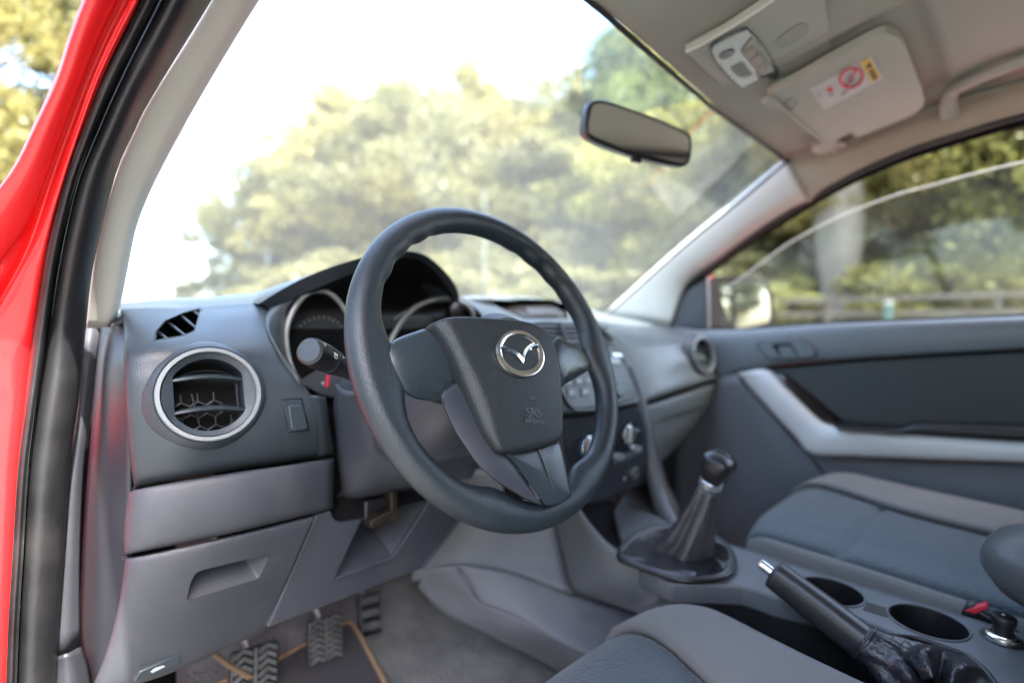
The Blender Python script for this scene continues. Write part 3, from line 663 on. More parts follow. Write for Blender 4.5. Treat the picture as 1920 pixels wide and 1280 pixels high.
# instrument hood
O_ = [(489, 567, .345), (530, 542, .325), (580, 517, .305), (640, 495, .29), (700, 480, .28), (755, 473, .275), (790, 478, .275), (817, 495, .28), (842, 520, .288), (857, 545, .298), (860, 566, .31)]
I_ = [(505, 580, .35), (545, 561, .335), (592, 541, .318), (650, 517, .305), (706, 495, .297), (756, 482, .293), (786, 487, .292), (809, 503, .295), (831, 527, .30), (846, 550, .308), (851, 568, .318)]
D_ = [(545, 588, .39), (575, 575, .39), (610, 565, .39), (655, 555, .39), (706, 548, .39), (756, 545, .39), (786, 547, .39), (806, 553, .39), (822, 562, .39), (836, 570, .385), (845, 580, .38)]
rO = [Y(*p) for p in O_]; rI = [Y(*p) for p in I_]; rD = [Y(*p) for p in D_]
rT = [p+Vector((0, .02, -.001)) for p in rO]; rU = [Vector((p.x*.98-.008, .50, .08+(p.z-.08)*.55)) for p in rO]; rB = [Vector((p.x*.98-.008, .70, .06)) for p in rO]
lin = lambda a, b, t: [p.lerp(q_, t) for p, q_ in zip(a, b)]
surf('instrument_hood', [lin(rO, rI, .02), lin(rO, rI, -.02), rT, rU, rB], M['dash'], db, 5, 5, .0)
surf('hood_rim', [rO, lin(rO, rI, .12), lin(rO, rI, .88), rI], M['dash'], db, 5, 2, .0)
surf('hood_lining', [rI, lin(rI, rD, .1), lin(rI, rD, .6), rD, [p+Vector((0, 0, -.10)) for p in rD]], M['matt_black'], db, 5, 3, .0)
# right-hand dash top and passenger airbag panel
D2 = [
 [(860, 562, .66), (905, 560, .68), (1000, 566, .70), (1070, 576, .68), (1105, 586, .66), (1140, 595, .64), (1205, 606, .53), (1262, 620, .43)],
 [(862, 556, .42), (905, 554, .50), (1000, 558, .56), (1070, 569, .60), (1105, 579, .60), (1140, 590, .59), (1200, 599, .49), (1262, 612, .388)],
 [(880, 568, .36), (925, 574, .38), (1000, 589, .40), (1070, 592, .43), (1120, 597, .46), (1165, 604, .44), (1220, 612, .40), (1290, 621, .33)],
 [(905, 592, .31), (950, 600, .31), (1000, 601, .30), (1060, 601, .30), (1118, 603, .33), (1190, 622, .34), (1240, 630, .34), (1312, 634, .285)],
 [(905, 640, .31), (950, 640, .29), (1000, 606, .262), (1060, 606, .255), (1124, 610, .26), (1187, 650, .275), (1240, 646, .30), (1328, 645, .255)]]
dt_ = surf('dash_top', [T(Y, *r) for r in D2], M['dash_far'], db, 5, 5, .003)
D3 = [
 [(1124, 610, .26), (1160, 630, .268), (1187, 650, .275), (1212, 648, .285), (1258, 644, .29), (1328, 645, .255)],
 [(1145, 640, .235), (1172, 665, .24), (1192, 684, .25), (1222, 684, .262), (1275, 670, .255), (1342, 665, .238)],
 [(1170, 675, .21), (1187, 700, .205), (1200, 716, .225), (1230, 714, .24), (1285, 697, .24), (1345, 690, .228)],
 [(1190, 712, .185), (1198, 730, .185), (1206, 748, .20), (1237, 738, .22), (1290, 722, .226), (1346, 707, .220)],
 [(1194, 720, .20), (1200, 738, .21), (1208, 752, .22), (1240, 744, .24), (1292, 727, .245), (1347, 711, .24)]]
surf('airbag_panel', [T(Y, *r) for r in D3], M['glove'], db, 5, 6, .003)
GB = [
 [(1200, 764, .205), (1240, 751, .232), (1292, 734, .238), (1340, 717, .232), (1346, 714, .25)],
 [(1206, 768, .195), (1240, 757, .216), (1293, 740, .222), (1338, 724, .222), (1344, 722, .25)],
 [(1210, 795, .195), (1245, 782, .215), (1300, 766, .222), (1328, 757, .226), (1336, 755, .25)],
 [(1216, 802, .200), (1248, 789, .222), (1299, 772, .230), (1324, 764, .232), (1332, 762, .25)],
 [(1225, 840, .21), (1252, 825, .228), (1290, 802, .238), (1309, 788, .245), (1318, 780, .26)],
 [(1232, 870, .24), (1250, 858, .262), (1275, 835, .28), (1290, 822, .29), (1298, 812, .31)]]
gb = surf('glovebox', [T(Y, *r) for r in GB], M['glove'], db, 4, 4, .003)
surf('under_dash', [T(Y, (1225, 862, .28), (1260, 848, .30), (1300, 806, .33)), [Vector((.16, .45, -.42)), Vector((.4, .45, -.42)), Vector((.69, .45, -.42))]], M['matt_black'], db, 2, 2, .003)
# clock display pocket
DP = T(Y, (904, 561, .47), (1030, 564, .50), (1068, 576, .48), (1064, 596, .44), (985, 596, .40), (946, 580, .42))
cut(dt_, [ccut(DP, .12, .2)])
dsp = bowl('display_pocket', T(Y, (900, 558, .48), (1030, 561, .50), (1074, 572, .50), (1070, 600, .45), (980, 600, .42), (940, 584, .43)), .03, .0, M['matt_black'], db, dirv=Vector((.5, .8, -.3)).normalized(), seg_round=.004)
prism('display', T(Y, (915, 566, .52), (1035, 568, .52), (1062, 594, .48), (985, 594, .46)), .003, M['screen'], dsp, 0)
prism('display_digits', T(Y, (985, 576, .485), (1045, 578, .485), (1048, 590, .475), (990, 590, .465)), .001, M['screen'], dsp, 0)
# ---- driver lower trim
kt = surf('knee_trim', [
   T(Y, (243, 932, .285), (257, 917, .243), (420, 888, .226), (540, 871, .226), (626, 858, .24)),
   T(Y, (241, 938, .282), (257, 923, .234), (420, 896, .214), (540, 878, .214), (626, 864, .228)),
   T(Y, (234, 990, .275), (252, 978, .226), (420, 950, .207), (540, 928, .207), (625, 912, .224)),
   T(Y, (238, 1030, .275), (249, 1028, .226), (410, 995, .209), (530, 965, .209), (624, 945, .226)),
   T(Y, (241, 1036, .278), (250, 1037, .236), (410, 1005, .218), (530, 976, .218), (624, 953, .236))], M['trim'], db, 5, 5, .003)
lid = surf('fuse_lid', [
   T(Y, (237, 1040, .275), (247, 1044, .240), (360, 1020, .224), (480, 992, .224), (588, 966, .232)),
   T(Y, (237, 1046, .270), (247, 1050, .230), (360, 1027, .214), (480, 999, .214), (586, 973, .222)),
   T(Y, (232, 1092, .272), (240, 1092, .230), (350, 1065, .215), (465, 1035, .215), (565, 1020, .223)),
   T(Y, (222, 1150, .278), (229, 1150, .235), (335, 1125, .220), (445, 1093, .220), (542, 1075, .229)),
   T(Y, (203, 1215, .290), (212, 1215, .245), (320, 1185, .229), (425, 1145, .229), (519, 1125, .238)),
   T(Y, (172, 1290, .305), (186, 1292, .260), (300, 1262, .244), (405, 1218, .242), (497, 1178, .249)),
   T(Y, (172, 1296, .32), (186, 1298, .275), (300, 1266, .262), (405, 1222, .26), (499, 1181, .262))], M['trim'], db, 5, 5, .003)
LH = [(366, 1075), (376, 1069), (503, 1038), (503, 1048), (485, 1084), (350, 1125), (357, 1092)]
LHp = Y(366, 1075, .2165); LHn = (Y(503, 1040, .2175)-LHp).cross(Y(350, 1125, .2205)-LHp).normalized()
if LHn.dot(CAMP-LHp) < 0: LHn = -LHn
def lh(px, py, off=0): return PL(px, py, LHp+LHn*off, LHn)
c4 = ccut(rnd([lh(a, b) for a, b in LH], .003))
cut(lid, [c4])
bowl('pull_recess', [lh(428+(a-428)*1.02, 1080+(b-1080)*1.03, -.0022) for a, b in LH], .024, .30, M['trim'], lid, floor_shift=Vector((0, 0, .012)), seg_round=.003)
rl = prism('bonnet_release', T(Y, (250, 1280, .232), (262, 1258, .232), (344, 1221, .236), (334, 1250, .236)), .012, M['dash_smooth'], db, .0015)
prism('release_icon', T(Y, (283, 1259, .2315), (292, 1251, .2315), (306, 1247, .2325), (310, 1249, .2325), (296, 1256, .2325), (286, 1261, .2315)), .001, M['grey_print'], rl, 0)
bp = Y(640, 1040, .236); bn = Vector((.0, -1, .06)).normalized()
bn = Vector((.02, -1, -.06)).normalized()
def kb(px, py, off=0): return PL(px, py, bp+bn*off, bn)
KB = [(592, 966), (622, 957), (624, 966), (629, 977), (642, 980), (679, 973), (628, 1085), (738, 1044), (806, 936), (835, 928), (868, 966), (866, 971), (792, 1066), (700, 1101), (560, 1155), (501, 1177)]
prism('knee_panel', T(kb, *KB), .010, M['trim'], db, .0025, 3)
pk = bowl('storage_pocket', [kb(a, b, -.002) for a, b in [(679, 973), (628, 1085), (738, 1044), (806, 936)]], .085, .35, M['trim'], db, floor_shift=Vector((.0, 0, .03)), seg_round=.0)
tube('pocket_lip', [kb(a, b, .0005) for a, b in [(630, 1084), (690, 1062), (738, 1044), (770, 995), (806, 938)]], .0025, M['trim'], pk, 1, 8)
tube('panel_edge', [kb(a, b, .0005) for a, b in [(866, 968), (830, 1017), (792, 1065)]], .0022, M['trim'], db, 1, 8)
# dark cavity round the column and the metal bracket in it
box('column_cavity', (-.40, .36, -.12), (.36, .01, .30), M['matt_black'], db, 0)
br = box('lock_bracket', Y(712, 965, .235), (.045, .03, .012), M['rust'], db, .002, Matrix.Rotation(R(-14), 3, 'Y'))
box('bracket_arm', Y(733, 945, .23), (.010, .02, .045), M['rust'], br, .0015)
box('bracket_block', Y(705, 950, .25), (.05, .03, .035), M['black'], br, .003)
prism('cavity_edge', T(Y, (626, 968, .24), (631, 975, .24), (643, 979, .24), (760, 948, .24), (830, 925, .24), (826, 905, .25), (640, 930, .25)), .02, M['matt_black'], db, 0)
# end cap facing the door
EL = [(192, 600, .41), (187, 640, .405), (181, 700, .405), (172, 800, .405), (160, 940, .405), (152, 1080, .405), (150, 1200, .40), (170, 1265, .39), (180, 1340, .38)]
EM = [(214, 606, .36), (209, 650, .35), (206, 700, .335), (205, 800, .325), (200, 940, .325), (195, 1080, .33), (188, 1200, .335), (184, 1266, .34), (190, 1340, .33)]
ER = [(236, 594, .375), (234, 640, .315), (235, 700, .277), (239, 800, .264), (240, 940, .284), (237, 1060, .276), (216, 1175, .284), (188, 1262, .30), (195, 1340, .31)]
surf('end_cap', [[Y(*a), Y(*b), Y(c[0]+3, c[1], c[2]+.004)] for a, b, c in zip(EL, EM, ER)], M['trim_dark'], db, 5, 5, .003)
surf('end_saddle', [T(Y, (190, 598, .41), (215, 590, .42), (232, 580, .40)), T(Y, (192, 604, .405), (215, 607, .36), (242, 596, .345))], M['dash'], db, 4, 3, .003)
box('dash_core', (0, .56, -.06), (1.36, .2, .16), M['matt_black'], db, 0)

# ---- centre stack
st = thing('centre_stack', 'dark radio and heater stack rising between the seats', 'centre stack')
def rp(px, py, off=0):   # radio face, leaning forward going up
    return PL(px, py, Vector((.02, .150-off, -.06)), Vector((.0, -1, .33)).normalized())
prism('stack_panel', T(rp, (985, 604), (1122, 606), (1150, 645), (1178, 690), (1199, 744), (1197, 757), (1118, 774), (1048, 780), (1010, 770), (990, 700)), .02, M['trim_dark'], st, .003)
cv = bowl('centre_vent', [rp(a, b, .002) for a, b in [(992, 605), (1114, 607), (1143, 640), (1003, 640)]], .03, .1, M['matt_black'], st)
for py in (612, 621, 630):
    tube('slat', [rp(990, py, .0), rp(1062, py+1, .003), rp(1138, py+2, .0)], .0026, M['console'], cv, 3, 8, flat=(.8, 1.5))
tube('vent_divider', [rp(1048, 604, .004), rp(1062, 640, .004)], .005, M['console'], cv, 1, 8)
tube('vent_frame', [rp(a, b, .003) for a, b in [(985, 641), (1060, 642), (1147, 642), (1128, 617), (1116, 605)]], .003, M['console'], cv, 3, 8)
ra = prism('radio', [rp(a, b, .006) for a, b in [(1030, 650), (1148, 650), (1160, 662), (1180, 700), (1196, 740), (1192, 750), (1128, 764), (1080, 768), (1070, 762), (1048, 725), (1030, 690)]], .02, M['lcd'], st, .003, round_=.006)
tube('radio_trim', [rp(a, b, .008) for a, b in [(1052, 728), (1072, 763), (1086, 768), (1130, 765), (1190, 751), (1197, 744)]], .0012, M['metal'], ra, 3, 8)
prism('cd_slot', [rp(a, b, .0075) for a, b in [(1128, 668), (1160, 670), (1163, 676), (1130, 677)]], .002, M['gloss_black'], ra, 0)
prism('slot_lip', [rp(a, b, .009) for a, b in [(1128, 678), (1162, 676), (1165, 681), (1130, 683)]], .003, M['metal'], ra, .0006)
prism('eject_key', [rp(a, b, .009) for a, b in [(1148, 661), (1166, 663), (1168, 668), (1150, 668)]], .002, M['silver'], ra, .0006)
prism('radio_screen', [rp(a, b, .0075) for a, b in [(1146, 690), (1172, 692), (1186, 730), (1160, 738)]], .002, M['screen'], ra, 0)
for a, b in ((1066, 716), (1086, 714), (1104, 713), (1072, 736), (1098, 734)):
    k = prism('radio_key', [rp(a+dx, b+dy, .0085) for dx, dy in ((-8, -8), (9, -9), (10, 8), (-7, 9))], .003, M['console'], ra, .0008, round_=.002)
    prism('key_mark', [rp(a+dx, b+dy, .0092) for dx, dy in ((-4, -2.5), (4, -3), (4, 2), (-4, 2.5))], .001, M['white' if a < 1100 else 'grey_print'], k, 0)
lathe('volume_knob', rp(1154, 733, .008), (0, -1, .33), [(0, .012), (.012, .012), (.014, .010), (.0145, 0)], M['black'], ra, 32)
for i in range(4): prism('preset_mark', [rp(1168+5*i+dx, 720-2*i+dy, .0085) for dx, dy in ((-1, -1.5), (1, -1.5), (1, 1.5), (-1, 1.5))], .0008, M['grey_print'], ra, 0)
def hp(px, py, off=0): return PL(px, py, Vector((.02, .116-off, -.15)), Vector((.0, -1, -.12)).normalized())
hv = prism('heater_panel', T(hp, (1048, 780), (1200, 762), (1212, 800), (1219, 870), (1214, 896), (1215, 905), (1120, 942), (1075, 950), (1060, 860)), .03, M['trim_dark'], st, .004)
prism('heater_gap', [hp(a, b, .001) for a, b in [(1048, 777), (1118, 772), (1195, 756), (1198, 762), (1118, 780), (1048, 786)]], .01, M['matt_black'], hv, 0)
hn = Vector((0, -1, -.12)).normalized()
for (a, b, rr_) in ((1105, 838, .027), (1180, 815, .026)):
    k = lathe('heater_dial', hp(a, b, .001), hn, [(0, .001), (rr_, .001), (rr_*1.02, -.001)], M['gloss_black'], hv, 40)
    lathe('dial_knob', hp(a, b, .001), hn, [(0, .022), (rr_*.55, .022), (rr_*.62, .019), (rr_*.66, .001)], M['black'], k, 32)
    tube('knob_ring', [hp(a, b, .014)+Vector((math.cos(t)*rr_*.66, 0, math.sin(t)*rr_*.66)) for t in [2*math.pi*i/24 for i in range(24)]], .0016, M['chrome'], k, 1, 8, True)
    box('knob_grip', hp(a, b, .026), (.007, .012, rr_*1.15), M['silver'], k, .002)
    if a < 1150:
        for nm, a0, a1, mt in (('cold_scale', 100, 215, 'blueprint'), ('hot_scale', 25, 98, 'redprint')):
            vs = []; n__ = 14
            for i in range(n__+1):
                t = R(a0+(a1-a0)*i/n__)
                for r_ in (.78, .95): vs.append(hp(a, b, .0035)+Vector((math.cos(t)*rr_*r_, 0, math.sin(t)*rr_*r_)))
            fs = [(2*i, 2*i+1, 2*i+3, 2*i+2) for i in range(n__)]
            solid(link(nm, meshof(vs, fs, True), M[mt], k, False), .0006)
for a, b in ((1163, 856), (1195, 841)):
    prism('heater_key', cr([hp(a+dx, b+dy, .008) for dx, dy in ((-10, 0), (-6, -5), (4, -6), (9, -2), (6, 5), (-4, 6))], 3, True), .008, M['silver'], hv, .001)
prism('key_bar', [hp(a, b, .005) for a, b in [(1150, 862), (1205, 838), (1206, 848), (1152, 872)]], .006, M['console'], hv, .001)
sk = lathe('power_socket', hp(1190, 887, .001), hn, [(.0075, -.012), (.0075, .002), (.010, .003), (.0125, .002), (.0128, 0)], M['chrome'], hv, 32)
lathe('socket_core', hp(1190, 887, -.010), hn, [(0, 0), (.0085, 0)], M['rust'], sk, 20)
lathe('indicator_lamp', hp(1171, 897, .001), hn, [(0, .002), (.0028, .0015), (.0034, 0)], M['silver'], hv, 16)
# side cheeks flowing into the console
tube('right_leg', [Y(1180, 690, .19), Y(1197, 740, .165), Y(1208, 800, .145), Y(1218, 860, .13), Y(1232, 920, .11), Y(1248, 965, .08), Y(1268, 993, .05)], [.009, .011, .012, .012, .014, .015, .012], M['console'], st, 5, 14, flat=(1, 1.1))
surf('right_cheek', [T(Y, (1200, 745, .17), (1206, 745, .20), (1212, 745, .30)), T(Y, (1212, 830, .14), (1222, 830, .18), (1232, 830, .30)), T(Y, (1226, 910, .115), (1236, 915, .16), (1250, 900, .30)), T(Y, (1262, 990, .06), (1270, 985, .12), (1275, 950, .28))], M['console'], st, 4, 4, .003)
# ================================================================ STEERING WHEEL
TL = R(22.06); WC = Vector((-.373, 0, 0))
WU = Vector((1, 0, 0)); WV = Vector((0, math.sin(TL), math.cos(TL))); WN = Vector((0, -math.cos(TL), math.sin(TL)))
def wl(u, v, n=0): return WC+WU*u+WV*v+WN*n
def fp(px, py, n=0): return PL(px, py, WC+WN*n, WN)
sw_ = thing('steering_wheel', 'dark grey moulded steering wheel with an oval winged emblem', 'steering wheel')
# rim with finger bumps and swellings at the spokes
vs = []; fs = []; NA, NB = 288, 28; RM, RT = .1748, .0153
def bump(a, c, w): d = (a-c+math.pi) % (2*math.pi)-math.pi; return math.exp(-(d/w)**2)
for i in range(NA):
    a = 2*math.pi*i/NA; ad = math.degrees(a)
    inw = .021*bump(a, R(183), R(15))+.014*bump(a, R(-2), R(13))+.010*bump(a, R(-66), R(10))+.010*bump(a, R(-116), R(10))
    fing = 0
    if 25 < ad < 72 or 108 < ad < 155:
        fing = .0011*math.sin(math.radians(ad*28))*min(1, min(abs(ad-25), abs(ad-72), abs(ad-108), abs(ad-155))/6)
    for k in range(NB):
        b = 2*math.pi*k/NB; cb, sb = math.cos(b), math.sin(b)
        rt = RT*(1-.04*sb*sb)+max(0, -cb)*fing
        r = RM+rt*cb
        if cb < 0: r += cb*inw
        n = rt*sb*(.97)
        vs.append(wl(math.cos(a)*r, math.sin(a)*r, n))
for i in range(NA):
    for k in range(NB): fs.append((i*NB+k, i*NB+(k+1) % NB, ((i+1) % NA)*NB+(k+1) % NB, ((i+1) % NA)*NB+k))
me = meshof(vs, fs); fixn(me); rim = link('rim', me, M['wheel'], sw_, True, None)
# thumb recess at the upper right of the rim is part of its moulding
# pad: loft of outlines, back to crowned front
PO = [(813, 606), (826, 598), (840, 593), (866, 591), (915, 593), (965, 597), (995, 602), (1014, 611), (1030, 623), (1040, 640), (1048, 663), (1053, 690), (1057, 740), (1059, 800), (1057, 818), (1048, 829), (1015, 838), (984, 844), (958, 847), (944, 845), (935, 837), (912, 807), (893, 765), (876, 725), (862, 690), (846, 656), (830, 628)]
def offs(o, f): 
    cx = sum(p[0] for p in o)/len(o); cy = sum(p[1] for p in o)/len(o); return [(cx+(a-cx)*f, cy+(b-cy)*f) for a, b in o]
base = cr([fp(a, b, .040) for a, b in PO], 3, True)
c0 = sum(base, Vector())/len(base)
def lp(p): d = p-WC; return Vector((d.dot(WU), d.dot(WV), 0))
# main face polygon (right of the fold) and bevel, as a height field over the outline
fold = [lp(fp(a, b, .045)) for a, b in [(846, 590), (872, 648), (900, 705), (925, 765), (940, 815), (944, 850)]]
def foldx(v):
    for a, b in zip(fold, fold[1:]):
        if v >= b.y: t = (v-a.y)/(b.y-a.y); return a.x+(b.x-a.x)*t
    return fold[-1].x
def padn(u, v):
    n = .050-.9*(u-.02)**2-.6*(v-.0)**2
    dx = foldx(v)-u
    if dx > -.003: n -= .55*(dx+.003)**2/.012 if dx < .003 else .55*.003+.55*(dx-.003)
    return n
def onpad(px, py):
    n = .045
    for _ in range(6): q = lp(fp(px, py, n)); n = .5*n+.5*padn(q.x, q.y)
    return lp(fp(px, py, n))
uv = cr([onpad(a, b) for a, b in PO], 3, True)
def ring_at(f, drop):
    cu = sum(p.x for p in uv)/len(uv); cv_ = sum(p.y for p in uv)/len(uv)
    out = []
    for p in uv:
        u = cu+(p.x-cu)*f; v = cv_+(p.y-cv_)*f; out.append(wl(u, v, padn(u, v)-drop))
    return out
rings = [ring_at(.985, .030), ring_at(1.0, .012), ring_at(1.0, .006), ring_at(.99, .0022), ring_at(.972, .0006), ring_at(.94, 0)]
f_ = .94
while f_ > .06: f_ -= .05; rings.append(ring_at(max(f_, .02), 0))
pad = loft('airbag_cover', rings, M['pad'], sw_, True, None)
# dark gap along the pad
gap = loft('cover_gap', [[wl(lp(p).x+(lp(p).x-.0)*.0, lp(p).y, .0) for p in ring_at(1.03, .02)], [p+Vector((0, 0, 0)) for p in ring_at(1.012, .0165)]], M['matt_black'], sw_)
def pp(px, py, off=.0):
    """point of the picture carried onto the pad face"""
    n = .045
    for _ in range(4): q = lp(fp(px, py, n)); n = padn(q.x, q.y)+off
    return fp(px, py, n)
def pl_(u, v, off=0): return wl(u, v, padn(u, v)+off)
# emblem
ec = lp(pp(975, 663)); em = thing('emblem', '', ''); del em['label']; del em['category']; del em['kind']; em.parent = sw_
def el(a, b, off=0): u = ec.x+a; v = ec.y+b; nn = padn(ec.x, ec.y)+(padn(ec.x+.01, ec.y)-padn(ec.x-.01, ec.y))/.02*a+(padn(ec.x, ec.y+.01)-padn(ec.x, ec.y-.01))/.02*b; return wl(u, v, nn+off)
EA, EB = .0290, .0238
NE = 64; prof = [(-.0042, 0), (-.0036, .0022), (-.0006, .0034), (.0012, .0030), (.0016, .0)]
vs = []; fs = []
for i in range(NE):
    t = 2*math.pi*i/NE
    wd_ = 1+.30*max(0, -math.sin(t))**2+.1
    for dr, h in prof:
        vs.append(el((EA+dr*wd_)*math.cos(t), (EB+dr*wd_)*math.sin(t), h))
K = len(prof)
for i in range(NE):
    for k in range(K-1): fs.append((i*K+k, i*K+k+1, ((i+1) % NE)*K+k+1, ((i+1) % NE)*K+k))
me = meshof(vs, fs); fixn(me); link('emblem_ring', me, M['chrome'], em, True, 40)
N_ = 40; prism('emblem_plate', [el(EA*.93*math.cos(2*math.pi*i/N_), EB*.93*math.sin(2*math.pi*i/N_), .0006) for i in range(N_)], .002, M['pad'], em, 0)
up_ = [(-.88, .46), (-.62, .40), (-.36, .26), (-.14, .05), (0, -.20), (.14, .05), (.36, .26), (.62, .40), (.88, .46)]
dn_ = [(-.80, .10), (-.60, .13), (-.38, .06), (-.16, -.14), (0, -.46), (.16, -.14), (.38, .06), (.60, .13), (.80, .10)]
U1 = cr([el(EA*a, EB*b, .0012) for a, b in up_[:5]], 4); U2 = cr([el(EA*a, EB*b, .0012) for a, b in up_[4:]], 4)
D1 = cr([el(EA*a, EB*b, .0012) for a, b in dn_[:5]], 4); D2_ = cr([el(EA*a, EB*b, .0012) for a, b in dn_[4:]], 4)
Us = U1+U2[1:]; Ds = D1+D2_[1:]
ridge = [a.lerp(b, .5)+WN*.0030 for a, b in zip(Us, Ds)]
n_ = len(Us); vs = Us+ridge+Ds; fs = [(i, i+1, n_+i+1, n_+i) for i in range(n_-1)]+[(n_+i, n_+i+1, 2*n_+i+1, 2*n_+i) for i in range(n_-1)]
link('emblem_wings', meshof(vs, fs, True), M['chrome'], em, True, 20)
# moulded marks on the pad
tdir = (pp(1016, 774)-pp(988, 774)); nd = WN
t1 = text('a', 'SRS', .0140, pp(1001, 774, .0005), tdir, nd, M['mark'], None, .0004)
t2 = text('b', 'AIRBAG', .0076, pp(1002, 789, .0005), tdir, nd, M['mark'], None, .0004)
t3 = tube('l', [pp(989, 782.5, .0005), pp(1015, 782, .0005)], .0004, M['trim_dark'], None, 1, 5)
t4 = tube('m', [pp(993, 747, .0004), pp(998, 744, .0006), pp(1003, 744, .0006), pp(1003, 747, .0004), pp(997, 748, .0006)], .0005, M['console'], None, 3, 6)
join('airbag_lettering', [t1, t2, t3, t4], sw_)
# spokes
def spoke(name, pts, n0, th, mt, bevel=.004, crown=0, fall=0, cyl=0):
    def cyl_(px, py): v = lp(fp(px, py, .02)).y; return cyl*(v-.006)**2
    loops = []
    P = cr([Vector((a, b, 0)) for a, b in pts], 3, True); cx = sum(p.x for p in P)/len(P); cy = sum(p.y for p in P)/len(P)
    for f, dn in ((.98, -th), (1, -th*.5), (1.0, -bevel), (.985, -bevel*.4), (.955, -bevel*.08), (.9, 0), (.7, crown*.5), (.4, crown*.85), (.05, crown)):
        loops.append([fp(cx+(p.x-cx)*f, cy+(p.y-cy)*f, n0+dn-cyl_(cx+(p.x-cx)*f, cy+(p.y-cy)*f)-fall*max(0, abs(lp(fp(cx+(p.x-cx)*f, cy+(p.y-cy)*f, .02)).x)-.06)) for p in P])
    return loft(name, loops, mt, sw_, True, 50)
s1 = spoke('spoke', [(730, 650), (745, 634), (786, 619), (820, 610), (838, 640), (858, 680), (866, 712), (866, 742), (845, 760), (805, 752), (772, 745), (745, 720), (728, 685)], .024, .035, M['spoke'], .008, .003, .12, 4.5)
s2 = spoke('spoke', [(1040, 636), (1066, 641), (1086, 651), (1100, 668), (1105, 684), (1100, 696), (1084, 706), (1056, 722), (1046, 724)], .022, .03, M['spoke'], .006, .002, .10, 3)
s3 = spoke('lower_shroud', [(826, 742), (850, 720), (866, 705), (885, 745), (905, 790), (925, 825), (945, 846), (965, 870), (985, 900), (1008, 934), (1020, 948), (990, 938), (962, 922), (930, 902), (895, 870), (868, 832), (846, 795)], .021, .03, M['shroud'], .006, .003)
s4 = spoke('lower_spoke', [(946, 846), (985, 840), (1030, 832), (1048, 828), (1056, 850), (1064, 890), (1071, 925), (1066, 934), (1050, 943), (1024, 947), (1008, 928), (985, 897), (964, 868)], .0245, .03, M['spoke'], .003, .0015)
tube('spoke_crease', [fp(1010, 842, .026), fp(1028, 885, .027), (fp(1044, 935, .0235))], [.0008, .0014, .0006], M['spoke'], sw_, 4, 8)
lathe('hub', wl(0, -.01, 0), WN, [(0, .02), (.05, .02), (.062, .005), (.055, -.03), (0, -.03)], M['shroud'], sw_, 40)
# ================================================================ COLUMN AND STALK
colm = thing('steering_column', 'grey plastic shroud round the column behind the wheel', 'steering column')
AX = (WN*-1).normalized(); 
def cl_loop(s, w, h, dz=0, ex=2.6):
    c = wl(0, dz, 0)+Vector((0, s*.97, -s*.24)); L = []
    for i in range(40):
        t = 2*math.pi*i/40; ct, st_ = math.cos(t), math.sin(t)
        L.append(c+Vector((1, 0, 0))*w*abs(ct)**(2/ex)*math.copysign(1, ct)+Vector((0, .24, .97))*h*abs(st_)**(2/ex)*math.copysign(1, st_))
    return L
loft('column_shroud', [cl_loop(.035, .055, .050, -.02), cl_loop(.045, .066, .060, -.02), cl_loop(.08, .078, .070, -.03), cl_loop(.14, .085, .075, -.035), cl_loop(.20, .088, .072, -.035), cl_loop(.27, .088, .068, -.03)], M['shroud'], colm, True, 40, 3)
surf('lower_shroud', [T(Y, (640, 715, .245), (650, 705, .18), (700, 720, .11), (800, 740, .09), (900, 760, .10)),
     T(Y, (628, 760, .25), (640, 765, .20), (700, 770, .13), (800, 790, .10), (905, 800, .11)),
     T(Y, (632, 850, .25), (650, 850, .21), (710, 850, .16), (800, 850, .13), (900, 850, .13)),
     T(Y, (640, 925, .255), (665, 922, .225), (730, 908, .19), (810, 895, .17), (890, 885, .17)),
     T(Y, (640, 941, .28), (680, 936, .26), (740, 924, .25), (820, 908, .24), (885, 895, .24))], M['shroud'], colm, 5, 5, .004)
tube('stalk_mouth', [Y(632, 722, .20), Y(640, 733, .17), Y(655, 739, .14), Y(675, 738, .12)], [.002, .0035, .004, .004], M['shroud'], colm, 4, 10)
lathe('ignition_barrel', Y(900, 780, .16), (1, -.5, 0), [(0, .01), (.018, .01), (.02, .0), (.02, -.03)], M['black'], colm, 24)
sk_ = thing('light_stalk', 'black rotary light stalk left of the steering wheel rim', 'control stalk')
A0 = Y(581, 658, .045); A1 = Y(690, 712, .135); D = (A1-A0).normalized()
k = lathe('twist_knob', A0, -D, [(0, .0015), (.0112, .0012), (.0128, 0), (.0132, -.002), (.0137, -.018), (.0134, -.034), (.0122, -.036), (0, -.036)], M['black'], sk_, 48)
lathe('knob_cap', A0, -D, [(0, .0022), (.0105, .0020), (.0112, .0010)], M['dash_smooth'], k, 48)
lathe('stalk_barrel', A0+D*.037, -D, [(0, 0), (.0126, 0), (.0128, -.001), (.0130, -.012), (.0118, -.016), (.010, -.045), (.0095, -.15), (0, -.15)], M['black'], sk_, 48)
lathe('stalk_ring', A0+D*.0335, -D, [(.0130, .0), (.0136, -.0005), (.0136, -.003), (.0130, -.0035)], M['dash_smooth'], sk_, 48)
upk = (CAMP-A0); upk = (upk-D*upk.dot(D)).normalized(); side = D.cross(upk)
if side.z < 0: side = -side
def kn(s, a, r=.0138): return A0+D*s+(upk*math.cos(a)+side*math.sin(a))*r
vs = []; 
o = tube('knob_flat', [kn(.004, 1.0, .0131), kn(.013, 1.0, .0131), kn(.020, 1.0, .0131)], [.0022, .0026, .0020], M['console'], k, 4, 10)
J = []
for p0, p1 in (((.0225, .72), (.0225, .52)), ((.0285, .72), (.0285, .52))): J.append(tube('i', [kn(p0[0], p0[1], .0138), kn((p0[0]+p1[0])/2, .62, .0139), kn(p1[0], p1[1], .0138)], .00035, M['white'], None, 3, 5))
